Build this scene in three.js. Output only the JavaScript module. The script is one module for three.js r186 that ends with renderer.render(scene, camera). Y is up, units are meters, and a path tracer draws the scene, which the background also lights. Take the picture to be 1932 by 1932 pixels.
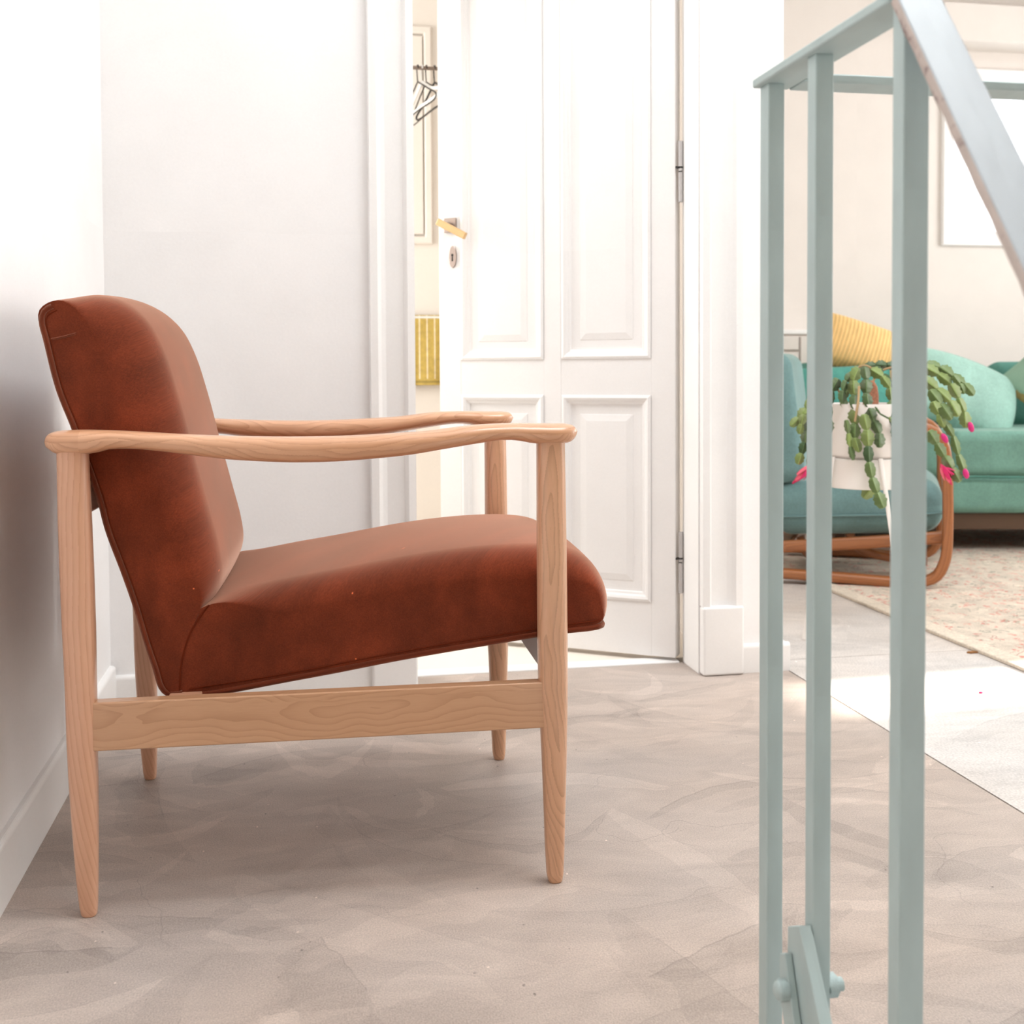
import * as THREE from 'three';
import { RoundedBoxGeometry } from 'three/addons/geometries/RoundedBoxGeometry.js';
import { mergeGeometries, mergeVertices } from 'three/addons/utils/BufferGeometryUtils.js';
import { RectAreaLightUniformsLib } from 'three/addons/lights/RectAreaLightUniformsLib.js';

// ------------------------------------------------------------------ camera, sky, sun, windows' daylight, exposure
const scene = new THREE.Scene();
const V3 = (x, y, z) => new THREE.Vector3(x, y, z);
const FOCAL = 2150, FRAME = 1932;                                  // pixels
const camera = new THREE.PerspectiveCamera(2 * Math.atan(FRAME / 2 / FOCAL) * 180 / Math.PI, 1, 0.05, 60);
camera.position.set(0.4026, 0.7, 2.4971);
{
  const yaw = 0.18234, pitch = 0.03315, roll = 0.00544;
  const fw = V3(Math.sin(yaw) * Math.cos(pitch), -Math.sin(pitch), -Math.cos(yaw) * Math.cos(pitch));
  const r0 = V3(Math.cos(yaw), 0, Math.sin(yaw)), u0 = r0.clone().cross(fw);
  const r = r0.clone().multiplyScalar(Math.cos(roll)).addScaledVector(u0, -Math.sin(roll));
  const u = r0.clone().multiplyScalar(Math.sin(roll)).addScaledVector(u0, Math.cos(roll));
  camera.quaternion.setFromRotationMatrix(new THREE.Matrix4().makeBasis(r, u, fw.clone().negate()));
}
camera.setViewOffset(FRAME, FRAME, 0, 191.5, FRAME, FRAME);        // the photograph is the lower crop of its lens circle
camera.focus = 1.62; camera.userData.fStop = 8;

scene.background = new THREE.Color(0.93, 0.97, 1.0);
scene.backgroundIntensity = 1.6;
const EXPOSURE = 1.6;
RectAreaLightUniformsLib.init();
function daylight(name, color, intensity, w, h, pos, target) {     // the daylight that comes in at one opening, as large as the opening
  const l = new THREE.RectAreaLight(color, intensity, w, h);
  l.name = name; l.position.copy(pos); l.lookAt(target); scene.add(l); return l;
}
daylight('skylight_daylight', new THREE.Color(0.92, 0.97, 1.0), 6.9, 1.45, 1.0, V3(1.6, 3.24, 1.2), V3(1.6, 0, 1.2001));
daylight('added_stair_skylight_fill', new THREE.Color(0.93, 0.97, 1.0), 4.6, 0.95, 0.75, V3(1.9, 3.24, 2.3), V3(1.9, 0, 2.3001));  // unseen skylight added over the stairwell to brighten handrail and walls
daylight('side_window_daylight', new THREE.Color(1.0, 0.985, 0.97), 4.0, 1.3, 1.35, V3(4.74, 1.45, -1.05), V3(0, 1.45, -1.05));
daylight('added_window_fill', new THREE.Color(0.98, 0.985, 1.0), 1.7, 1.1, 1.9, V3(4.6, 1.3, 1.03), V3(0, 1.3, 1.03));  // fill from an unseen window added on the right for the lower walls
daylight('dressing_room_window_daylight', new THREE.Color(1.0, 0.98, 0.94), 3.0, 0.95, 1.5, V3(-0.53, 1.35, -0.85), V3(2, 1.35, -0.85));
const sun = new THREE.DirectionalLight(new THREE.Color(1, 0.95, 0.88), 9);
sun.name = 'sun'; sun.position.set(9.0, 5.2, -0.45); sun.target.position.set(2.0, 0, 0.095); sun.shadow.radius = 2.4;
sun.castShadow = true; scene.add(sun, sun.target);
Object.assign(sun.shadow.camera, { left: -6, right: 6, top: 6, bottom: -6, near: 0.1, far: 30 });

// ------------------------------------------------------------------ noise and textures
let seed = 12345;
const rnd = () => { seed = (seed * 1664525 + 1013904223) >>> 0; return seed / 4294967296; };
const rr = (a, b) => a + (b - a) * rnd();
function hash(ix, iy, s) { let h = Math.imul(ix, 374761393) + Math.imul(iy, 668265263) + Math.imul(s, 974634777); h = Math.imul(h ^ (h >>> 13), 1274126177); return ((h ^ (h >>> 16)) >>> 0) / 4294967295; }
const GX = [], GY = []; for (let i = 0; i < 64; i++) { GX.push(Math.cos(i * Math.PI / 32)); GY.push(Math.sin(i * Math.PI / 32)); }
function noise(x, y, s) {                                          // gradient noise, about 0 to 1
  const ix = Math.floor(x), iy = Math.floor(y), fx = x - ix, fy = y - iy, u = fx * fx * fx * (fx * (fx * 6 - 15) + 10), v = fy * fy * fy * (fy * (fy * 6 - 15) + 10);
  const g = (dx, dy) => { const k = (hash(ix + dx, iy + dy, s) * 64) & 63; return GX[k] * (fx - dx) + GY[k] * (fy - dy); };
  const a = g(0, 0), b = g(1, 0), c = g(0, 1), d = g(1, 1);
  return clamp(0.5 + 0.72 * (a + (b - a) * u + (c - a) * v + (a - b - c + d) * u * v));
}
function fbm(x, y, s, oct) { let t = 0, a = 0.5, n = 0; for (let i = 0; i < oct; i++) { t += a * noise(x, y, s + i * 17); n += a; a *= 0.5; x *= 2.03; y *= 2.03; } return t / n; }
const clamp = (x, a = 0, b = 1) => Math.min(b, Math.max(a, x)), mix = (a, b, t) => a + (b - a) * t, smooth = (a, b, x) => { const t = clamp((x - a) / (b - a)); return t * t * (3 - 2 * t); };
function dataTexture(w, h, fn, srgb = true, repeat = true) {
  const d = new Uint8Array(w * h * 4);
  for (let y = 0; y < h; y++) for (let x = 0; x < w; x++) { const c = fn(x, y), o = (y * w + x) * 4; d[o] = clamp(c[0], 0, 255); d[o + 1] = clamp(c[1], 0, 255); d[o + 2] = clamp(c[2], 0, 255); d[o + 3] = 255; }
  const t = new THREE.DataTexture(d, w, h); t.magFilter = THREE.LinearFilter; t.minFilter = THREE.LinearMipmapLinearFilter; t.generateMipmaps = true;
  t.wrapS = t.wrapT = repeat ? THREE.RepeatWrapping : THREE.ClampToEdgeWrapping; if (srgb) t.colorSpace = THREE.SRGBColorSpace; t.needsUpdate = true; return t;
}
// hand-trowelled concrete: strokes and hairline cracks drawn once, grain and blotches computed on top. Covers sx x sz metres.
function concrete(W, H, sx, sz, s0, base, strokes, cracks, force = 1) {
  const cv = document.createElement('canvas'); cv.width = W; cv.height = H; const g = cv.getContext('2d');
  g.fillStyle = 'rgb(128,128,128)'; g.fillRect(0, 0, W, H); seed = s0;
  const px = W / sx, pz = H / sz;
  for (let i = 0; i < strokes; i++) {                                // trowel passes: a patch with one sharp, bent edge
    const x = rnd() * W, y = rnd() * H, len = rr(0.12, 0.5), a = rr(-0.5, 0.5) + (rnd() < 0.25 ? 1.2 : 0), bend = rr(-0.12, 0.12), wd = rr(0.02, 0.09);
    const dark = rnd() < 0.55, al = force * rr(0.06, 0.2);
    g.fillStyle = dark ? `rgba(84,80,78,${al})` : `rgba(178,176,172,${al})`;
    g.beginPath(); const pts = []; const n = 24;
    for (let k = 0; k <= n; k++) { const t = k / n - 0.5, bx = t * len, by = bend * (1 - 4 * t * t) + 0.012 * (noise(t * 9 + i, i, 5) - 0.5); pts.push([x + (bx * Math.cos(a) - by * Math.sin(a)) * px, y + (bx * Math.sin(a) + by * Math.cos(a)) * pz]); }
    pts.forEach((p, k) => k ? g.lineTo(p[0], p[1]) : g.moveTo(p[0], p[1]));
    for (let k = n; k >= 0; k--) { const t = k / n - 0.5, w = wd * Math.sqrt(Math.max(0, 1 - 4 * t * t)) * (0.6 + 0.8 * noise(t * 6, i, 9)); g.lineTo(pts[k][0] - Math.sin(a) * w * px, pts[k][1] + Math.cos(a) * w * pz); }
    g.fill();
    g.strokeStyle = dark ? `rgba(70,66,64,${al * 1.5})` : `rgba(92,88,84,${al * 1.1})`; g.lineWidth = rr(1, 2.4);
    g.beginPath(); const k0 = Math.floor(rr(0, 8)), k1 = Math.floor(rr(14, 24)); for (let k = k0; k <= k1; k++) k === k0 ? g.moveTo(...pts[k]) : g.lineTo(...pts[k]); g.stroke();
  }
  for (let i = 0; i < cracks; i++) {
    let x = rnd() * W, y = rnd() * H, a = rnd() * 6.28; g.strokeStyle = `rgba(70,64,60,${rr(0.18, 0.4)})`; g.lineWidth = rr(0.8, 1.6); g.beginPath(); g.moveTo(x, y);
    const n = 10 + Math.floor(rnd() * 30); for (let k = 0; k < n; k++) { a += rr(-0.55, 0.55); x += Math.cos(a) * 0.008 * px; y += Math.sin(a) * 0.008 * pz; g.lineTo(x, y); } g.stroke();
  }
  for (let i = 0; i < 260; i++) { const l = rnd() < 0.25; g.fillStyle = l ? 'rgba(205,200,196,0.6)' : `rgba(62,52,48,${rr(0.3, 0.75)})`; g.beginPath(); g.ellipse(rnd() * W, rnd() * H, rr(0.8, 2.2), rr(0.8, 2.6), rnd() * 3, 0, 7); g.fill(); }
  const id = g.getImageData(0, 0, W, H).data, bump = new Uint8Array(W * H * 4);
  const map = dataTexture(W, H, (x, y) => {
    const u = x / px, v = y / pz, c = id[(y * W + x) * 4] / 128;
    const wx = fbm(u * 3, v * 5, s0 + 1, 3), big = fbm(u * 2.2 + wx, v * 4.4 + wx * 0.8, s0 + 2, 4), streak = fbm(u * 11 + wx * 4, v * 30 + wx * 6, s0 + 3, 4), fine = hash(x, y, s0), grain = noise(x / 2.2, y / 2.2, s0 + 8);
    let k = 1 + (big - 0.5) * 0.20 + (streak - 0.5) * 0.13 + (fine - 0.5) * 0.05 + (grain - 0.5) * 0.2 + (c - 1) * 0.85;
    const warm = (fbm(u * 1.7, v * 2.6, s0 + 11, 3) - 0.5) * 0.05, o = (y * W + x) * 4;
    bump[o] = bump[o + 1] = bump[o + 2] = clamp(128 + (grain - 0.5) * 60 + (streak - 0.5) * 50 + (c - 1) * 120, 0, 255); bump[o + 3] = 255;
    return [base[0] * k * (1 + warm), base[1] * k, base[2] * k * (1 - warm)];
  }, true, false);
  const bt = new THREE.DataTexture(bump, W, H); bt.magFilter = THREE.LinearFilter; bt.needsUpdate = true;
  for (const t of [map, bt]) t.wrapS = t.wrapT = THREE.MirroredRepeatWrapping;
  return [map, bt];
}
// flat-sawn timber: rings cut lengthways give nested flames and ovals. 1 repeat = len x wid metres, u along the grain.
function wood(W, H, len, wid, s0, light, dark, o = {}) {
  const { fig = 1, off = 0.5, freq = 150, contrast = 1, wob = 0.006 } = o;
  return dataTexture(W, H, (x, y) => {
    const u = x / W * len, v = y / H * wid, bend = (fbm(u * 5, v * 3, s0, 3) - 0.5) * wob * 4;
    const depth = fig * ((fbm(u * 3.1, 0.5, s0 + 3, 2) - 0.5) * 0.13 + Math.sin(u * 14 + s0) * 0.012) + (1 - fig) * 0.05;
    const vv = v - wid * off + bend + (noise(u * 26, v * 60, s0 + 5) - 0.5) * 0.0035 * fig, r = Math.sqrt(vv * vv * 1.9 + depth * depth) + (fbm(u * 11, v * 42, s0 + 4, 3) - 0.5) * 0.007 * fig;
    const ph = r * freq, f = ph - Math.floor(ph), ring = Math.pow(f, 3.2) * (0.35 + 0.65 * noise(Math.floor(ph) * 1.7, 3, s0));
    const fibre = noise(u * 70, v * 2600, s0 + 6) * 0.6 + noise(u * 26, v * 900, s0 + 7) * 0.4, tone = fbm(u * 2.4, v * 18, s0 + 8, 2) - 0.5;
    const t = clamp(contrast * (ring * 0.85 + (fibre - 0.5) * 0.34 + tone * 0.55) + 0.10);
    return [mix(light[0], dark[0], t), mix(light[1], dark[1], t), mix(light[2], dark[2], t)];
  });
}

// ------------------------------------------------------------------ materials
const S = (hex, rough = 0.6, o = {}) => new THREE.MeshStandardMaterial({ color: hex, roughness: rough, ...o });
const P = (hex, rough, o) => new THREE.MeshPhysicalMaterial({ color: hex, roughness: rough, ...o });
const plasterBump = dataTexture(512, 512, (x, y) => { const t = 128 + (fbm(x / 40, y / 40, 71, 4) - 0.5) * 120 + (noise(x / 3, y / 3, 72) - 0.5) * 26; return [t, t, t]; }, false);
const plasterMap = (c, s) => dataTexture(512, 512, (x, y) => { const t = 1 + (fbm(x / 90, y / 90, s, 4) - 0.5) * 0.035 + (hash(x, y, s) - 0.5) * 0.012, sp = noise(x / 1.6, y / 1.6, s + 3) > 0.985 ? 0.93 : 1; return [c[0] * t * sp, c[1] * t * sp, c[2] * t * sp]; });
const M = {};
M.wall = S(0xffffff, 0.9, { map: plasterMap([248, 246, 245], 5), bumpMap: plasterBump, bumpScale: 0.0012 });
M.closetWall = S(0xffffff, 0.9, { map: plasterMap([242, 234, 224], 6), bumpMap: plasterBump, bumpScale: 0.001 });
M.cream = S(0xffffff, 0.9, { map: plasterMap([232, 224, 217], 6), bumpMap: plasterBump, bumpScale: 0.001 });
M.trim = S(0xffffff, 0.42, { map: plasterMap([247, 245, 243], 7), bumpMap: plasterBump, bumpScale: 0.0004 });
M.doorPaint = S(0xffffff, 0.4, { map: plasterMap([243, 240, 238], 8), bumpMap: plasterBump, bumpScale: 0.0003 });
M.ceiling = S(0xf7f5f3, 0.95);
const [floorMap, floorBump] = concrete(2048, 2048, 1.72, 2.5, 81, [182, 167, 157], 230, 34);
M.floor = S(0xffffff, 0.52, { map: floorMap, bumpMap: floorBump, bumpScale: 0.0012 });
const [floorMap2, floorBump2] = concrete(2048, 2048, 3.3, 3.6, 139, [214, 206, 200], 150, 14, 0.55);
M.floor2 = S(0xffffff, 0.5, { map: floorMap2, bumpMap: floorBump2, bumpScale: 0.001 });
M.closetFloor = S(0xf0e6da, 0.45);
M.gap = S(0x4a3a30, 0.95);
M.outside = S(0xd8d4cc, 0.9);
const LT = [226, 174, 138], DK = [158, 108, 74];
const woodLeg = wood(1024, 128, 0.62, 0.08, 21, LT, [160, 118, 84], { fig: 1.0, off: 0.42, freq: 120, contrast: 0.62 });
const woodStraight = wood(1024, 128, 0.62, 0.08, 33, [230, 178, 146], [190, 132, 98], { fig: 0.0, off: 1.4, freq: 110, contrast: 0.6, wob: 0.002 });
const woodRail = wood(1024, 256, 0.62, 0.09, 47, [212, 164, 126], [172, 122, 84], { fig: 1.3, off: 1.0, freq: 80, contrast: 0.62, wob: 0.018 });
const woodArm = wood(1024, 256, 0.72, 0.16, 58, [226, 172, 134], [172, 116, 78], { fig: 0.9, off: 0.55, freq: 85, contrast: 0.7, wob: 0.012 });
const woodMat = (t) => P(0xffffff, 0.42, { map: t, clearcoat: 0.7, clearcoatRoughness: 0.2 });
M.leg = woodMat(woodLeg); M.legStraight = woodMat(woodStraight); M.rail = woodMat(woodRail); M.arm = woodMat(woodArm);
const velvetMap = dataTexture(1024, 1024, (x, y) => {
  const a = fbm(x / 130, y / 170, 91, 4) - 0.5, b = fbm(x / 40 + a * 2, y / 52, 95, 4) - 0.5, n = hash(x, y, 9) - 0.5, w = noise(x / 1.7, y / 1.7, 12) - 0.5, fleck = hash(x >> 1, y >> 1, 77) > 0.99985 ? 1.5 : 0;
  const k = 1 + a * 0.5 + b * 0.34 + n * 0.14 + w * 0.16 + fleck; return [116 * k, 52 * k, 31 * k];
});
velvetMap.wrapS = velvetMap.wrapT = THREE.MirroredRepeatWrapping;
const velvetBump = dataTexture(512, 512, (x, y) => { const t = 128 + (hash(x, y, 4) - 0.5) * 90 + (noise(x / 2.5, y / 2.5, 5) - 0.5) * 60; return [t, t, t]; }, false);
const rep = (t, u, v) => { const c = t.clone(); c.repeat.set(u, v); c.needsUpdate = true; return c; };
M.velvet = P(0xffffff, 0.95, { map: velvetMap, bumpMap: rep(velvetBump, 9, 9), bumpScale: 0.0004, sheen: 2.0, sheenColor: new THREE.Color(1.0, 0.64, 0.48), sheenRoughness: 0.85, specularIntensity: 0.15 });
M.velvetDark = P(0x6a2c18, 0.95, { sheen: 0.3, sheenColor: new THREE.Color(0.9, 0.5, 0.36), sheenRoughness: 0.6, specularIntensity: 0.1 });
M.dustCover = S(0xcfc9c6, 0.85);
const paintBump = dataTexture(256, 256, (x, y) => { const t = 128 + (fbm(x / 9, y / 26, 44, 4) - 0.5) * 150; return [t, t, t]; }, false);
const paintMap = dataTexture(256, 256, (x, y) => { const t = 1 + (fbm(x / 20, y / 50, 45, 4) - 0.5) * 0.10, c = fbm(x / 14, y / 14, 49, 3) > 0.8 ? 1 : 0; return [mix(183, 190, c) * t, mix(200, 184, c) * t, mix(199, 176, c) * t]; });
M.railPaint = S(0xffffff, 0.5, { map: paintMap, bumpMap: paintBump, bumpScale: 0.0007 });
const handrailMap = dataTexture(256, 256, (x, y) => { const t = 1 + (fbm(x / 30, y / 60, 145, 4) - 0.5) * 0.08; return [184 * t, 192 * t, 198 * t]; });
M.railTop = S(0xffffff, 0.36, { map: handrailMap, bumpMap: paintBump, bumpScale: 0.0007 });
M.railWorn = S(0xffffff, 0.7, { map: dataTexture(256, 256, (x, y) => { const n = fbm(x / 22, y / 22, 61, 4), d = smooth(0.55, 0.75, fbm(x / 11, y / 11, 66, 4)); return [mix(186 + n * 30, 138, d), mix(174 + n * 26, 120, d), mix(166 + n * 26, 116, d)]; }), bumpMap: paintBump, bumpScale: 0.001 });
M.chrome = S(0xb3a49c, 0.32, { metalness: 0.95 });
M.brass = S(0xdcb888, 0.35, { metalness: 0.6 });
M.black = S(0x1c1816, 0.5);
M.rodSteel = S(0x96867a, 0.4, { metalness: 0.6 }); M.steelDark = S(0x3a342e, 0.45, { metalness: 0.5 });
M.whitePlastic = S(0xf4f2ee, 0.35);
M.hinge = S(0xc8c4c2, 0.4, { metalness: 0.2 });
M.glass = P(0xffffff, 0, { transmission: 1, thickness: 0, ior: 1.45 });
const tealMap = (c, s) => dataTexture(256, 256, (x, y) => { const k = 1 + (fbm(x / 40, y / 40, s, 4) - 0.5) * 0.24 + (hash(x, y, s) - 0.5) * 0.08; return [c[0] * k, c[1] * k, c[2] * k]; });
const soft = (c, s, sh = 0.5, o = {}) => P(0xffffff, 0.95, { map: tealMap(c, s), sheen: sh, sheenColor: new THREE.Color(0.85, 1, 0.95), sheenRoughness: 0.6, specularIntensity: 0.15, ...o });
M.sofa = soft([122, 164, 150], 201, 0.8); M.sofaDark = soft([92, 140, 128], 202); M.tealPillow = soft([164, 202, 190], 203, 1); M.deepTeal = soft([92, 160, 148], 205, 0.6);
M.loungeFabric = soft([112, 142, 142], 204, 1);
M.corduroy = P(0xffffff, 0.9, { map: dataTexture(1024, 512, (x, y) => { const w = 0.5 + 0.5 * Math.cos(x / 1024 * Math.PI * 2 * 62), k = 0.92 + 0.1 * w + (fbm(x / 30, y / 30, 210, 3) - 0.5) * 0.12; return [246 * k, 204 * k, 136 * k]; }), bumpMap: dataTexture(1024, 64, (x) => { const w = 128 + 110 * Math.cos(x / 1024 * Math.PI * 2 * 62); return [w, w, w]; }, false), bumpScale: 0.003, sheen: 0.5, sheenColor: new THREE.Color(1, 0.85, 0.6), sheenRoughness: 0.6 });
M.floral = P(0xffffff, 0.95, { map: (() => { seed = 900; const b = []; for (let i = 0; i < 60; i++) b.push([rnd() * 256, rnd() * 256, rr(7, 20), Math.floor(rnd() * 4)]); const cols = [[226, 146, 138], [206, 120, 120], [176, 150, 96], [236, 190, 170]];
  return dataTexture(256, 256, (x, y) => { let c = [138, 170, 148]; for (const [bx, by, r, k] of b) { const d = Math.hypot(x - bx, y - by) + (noise(x / 5, y / 5, k) - 0.5) * 10; if (d < r) c = cols[k].map((v) => v * (0.85 + 0.2 * noise(x / 4, y / 4, 7))); } return c; }); })() });
M.darkWood = S(0x5a4230, 0.5);
M.bent = P(0xffffff, 0.35, { map: wood(512, 64, 0.5, 0.06, 88, [176, 112, 66], [122, 70, 38], { fig: 0.1, freq: 170, contrast: 0.8 }), clearcoat: 0.3, clearcoatRoughness: 0.3 });
M.pot = S(0xf0e8e2, 0.35); M.standWhite = S(0xf2ece6, 0.4);
M.soil = S(0x4a3526, 1); M.fibre = S(0xffffff, 1, { map: dataTexture(128, 128, (x, y) => { const k = 0.7 + 0.6 * fbm(x / 5, y / 3, 300, 3); return [196 * k, 134 * k, 108 * k]; }) });
const leafMat = (c) => P(c, 0.55, { transmission: 0.12, thickness: 0 });
M.leaves = [leafMat(0x7c9658), leafMat(0x6a8454), leafMat(0x97ad62), leafMat(0x4e6c40)];
M.stemWood = S(0xb89a72, 0.8);
M.petal = P(0xe0186a, 0.5, { transmission: 0.2, thickness: 0 }); M.petalPale = P(0xf06a80, 0.5, {}); M.bud = S(0xd02478, 0.5);
M.towel = P(0xffffff, 1, { map: dataTexture(256, 256, (x, y) => { const u = x / 256 * 0.24, n = 1 + (hash(x, y, 8) - 0.5) * 0.16 + (fbm(x / 20, y / 20, 401, 3) - 0.5) * 0.2, d = Math.abs(((u + 0.001 * noise(y / 30, 3, 2)) % 0.0272) - 0.0136), w = y > 22 && d < 0.0024 ? 1 : 0, band = y > 8 && y < 16 ? 0.82 : 1; return [mix(200, 240, w) * n * band, mix(172, 224, w) * n * band, mix(92, 190, w) * n * band]; }), sheen: 0.4, sheenColor: new THREE.Color(1, 0.95, 0.7) });
const rugTex = (() => {                                             // faded floral field inside a plain cream border
  seed = 5150; const W = 1024, H = 1024, cv = document.createElement('canvas'); cv.width = W; cv.height = H; const g = cv.getContext('2d');
  g.fillStyle = 'rgb(214,200,184)'; g.fillRect(0, 0, W, H);
  for (let i = 0; i < 900; i++) { const k = rnd(), c = k < 0.36 ? '206,96,84' : k < 0.5 ? '224,140,120' : k < 0.8 ? '140,140,124' : '236,226,208'; g.fillStyle = `rgba(${c},${rr(0.25, 0.75)})`; const x = rnd() * W, y = rnd() * H; for (let j = 0; j < 5; j++) { g.beginPath(); g.ellipse(x + rr(-14, 14), y + rr(-14, 14), rr(2, 8), rr(1.5, 5), rnd() * 3, 0, 7); g.fill(); } }
  for (let i = 0; i < 160; i++) { g.strokeStyle = `rgba(${rnd() < 0.5 ? '120,116,104' : '150,90,80'},${rr(0.2, 0.5)})`; g.lineWidth = rr(1, 3); let x = rnd() * W, y = rnd() * H; g.beginPath(); g.moveTo(x, y); for (let k = 0; k < 4; k++) { const x2 = x + rr(-40, 40), y2 = y + rr(-40, 40); g.quadraticCurveTo(x + rr(-40, 40), y + rr(-40, 40), x2, y2); x = x2; y = y2; } g.stroke(); }
  const id = g.getImageData(0, 0, W, H).data;
  return dataTexture(W, H, (x, y) => { const o = (y * W + x) * 4, n = 1 + (hash(x, y, 3) - 0.5) * 0.2 + (fbm(x / 60, y / 60, 7, 3) - 0.5) * 0.2, e = fbm(x / 9, y / 9, 8, 3) > 0.62 ? 0.35 : 0; return [mix(id[o], 218, e) * n, mix(id[o + 1], 204, e) * n, mix(id[o + 2], 186, e) * n]; });
})();
M.rug = S(0xffffff, 1, { map: rugTex });
M.rugBorder = S(0xffffff, 1, { map: dataTexture(256, 256, (x, y) => { const k = 1 + (hash(x, y, 3) - 0.5) * 0.14 + (fbm(x / 30, y / 8, 77, 3) - 0.5) * 0.16; return [220 * k, 207 * k, 190 * k]; }) });

THREE.BufferGeometry.prototype.toFlat = function () { return this.index ? this.toNonIndexed() : this; };

// ------------------------------------------------------------------ helpers
const used = new Map();
function numbered(n) { const k = used.get(n) || 0; used.set(n, k + 1); return k ? n + '_' + String(k).padStart(3, '0') : n; }
function put(name, geo, mat, parent = scene) {
  const m = new THREE.Mesh(Array.isArray(geo) ? merge(geo) : geo, mat); m.name = parent === scene ? numbered(name) : name; m.castShadow = m.receiveShadow = true; parent.add(m); return m;
}
function merge(list) { return mergeGeometries(list.map((g) => { const c = g.index ? g.toFlat() : g; for (const k of Object.keys(c.attributes)) if (!['position', 'normal', 'uv'].includes(k)) c.deleteAttribute(k); if (!c.attributes.uv) boxUV(c); return c; })); }
function struct(name, geo, mat, parent) { const m = put(name, geo, mat, parent); if (!parent) m.userData.kind = 'structure'; return m; }
function sgroup(name) { const g = new THREE.Group(); g.name = numbered(name); g.userData.kind = 'structure'; scene.add(g); return g; }
function thing(name, label, category, pos = [0, 0, 0], turn = 0, group) { const g = new THREE.Group(); g.name = numbered(name); g.position.set(...pos); g.rotation.y = turn; g.userData = { label, category }; if (group) g.userData.group = group; scene.add(g); return g; }
function tag(o, label, category, group) { Object.assign(o.userData, { label, category }); if (group) o.userData.group = group; return o; }
function boxUV(g) {                                                 // uv in metres from the face's own direction
  if (g.index) throw new Error('boxUV wants no index'); const p = g.attributes.position, n = g.attributes.normal, uv = new Float32Array(p.count * 2);
  for (let i = 0; i < p.count; i += 3) { const a = [0, 1, 2].map((k) => Math.abs(n.getX(i + k)) ), ax = a[0] + a[1] + a[2], ay = [0, 1, 2].reduce((s, k) => s + Math.abs(n.getY(i + k)), 0), az = [0, 1, 2].reduce((s, k) => s + Math.abs(n.getZ(i + k)), 0);
    for (let k = 0; k < 3; k++) { const j = i + k, x = p.getX(j), y = p.getY(j), z = p.getZ(j); let u, v; if (ax > ay && ax > az) { u = z; v = y; } else if (ay > az) { u = x; v = z; } else { u = x; v = y; } uv[j * 2] = u; uv[j * 2 + 1] = v; } }
  g.setAttribute('uv', new THREE.BufferAttribute(uv, 2)); return g;
}
function box(x0, x1, y0, y1, z0, z1, r = 0, seg = 2) {
  const g = (r ? new RoundedBoxGeometry(x1 - x0, y1 - y0, z1 - z0, seg, r) : new THREE.BoxGeometry(x1 - x0, y1 - y0, z1 - z0));
  const h = (g.index ? g.toFlat() : g); h.translate((x0 + x1) / 2, (y0 + y1) / 2, (z0 + z1) / 2); return boxUV(h);
}
const bx = box;
function swapUV(g, su = 1, sv = 1, swap = false) { const uv = g.attributes.uv; for (let i = 0; i < uv.count; i++) { const a = uv.getX(i), b = uv.getY(i); uv.setXY(i, (swap ? b : a) * su, (swap ? a : b) * sv); } return g; }
function cyl(r0, r1, h, x, y, z, n = 24, open = false) { const g = new THREE.CylinderGeometry(r1, r0, h, n, 1, open).toFlat(); g.translate(x, y + h / 2, z); return g; }
function tube(pts, r, n = 8, seg = 40, closed = false) { return new THREE.TubeGeometry(new THREE.CatmullRomCurve3(pts.map((p) => p.isVector3 ? p : V3(...p)), closed), seg, r, n, closed).toFlat(); }
function extrudeY(shape, y0, y1) { const g = new THREE.ExtrudeGeometry(shape, { depth: y1 - y0, bevelEnabled: false }); g.rotateX(-Math.PI / 2); g.translate(0, y0, 0); return boxUV(g.index ? g.toFlat() : g); }   // the shape's (x, -z)
const lerpTab = (tab, t) => { if (t <= tab[0][0]) return tab[0].slice(1); for (let i = 1; i < tab.length; i++) if (t <= tab[i][0]) { const f = (t - tab[i - 1][0]) / (tab[i][0] - tab[i - 1][0]); return tab[i].slice(1).map((v, k) => mix(tab[i - 1][k + 1], v, f)); } return tab[tab.length - 1].slice(1); };
function smoothTab(tab) { const c = tab[0].slice(1).map((_, k) => new THREE.CatmullRomCurve3(tab.map((r) => V3(r[0], r[k + 1], 0)), false, 'centripetal').getPoints(tab.length * 14)); return (t) => c.map((pts) => { let i = 1; while (i < pts.length - 1 && pts[i].x < t) i++; const a = pts[i - 1], b = pts[i]; return mix(a.y, b.y, clamp((t - a.x) / Math.max(1e-9, b.x - a.x))); }); }
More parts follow.
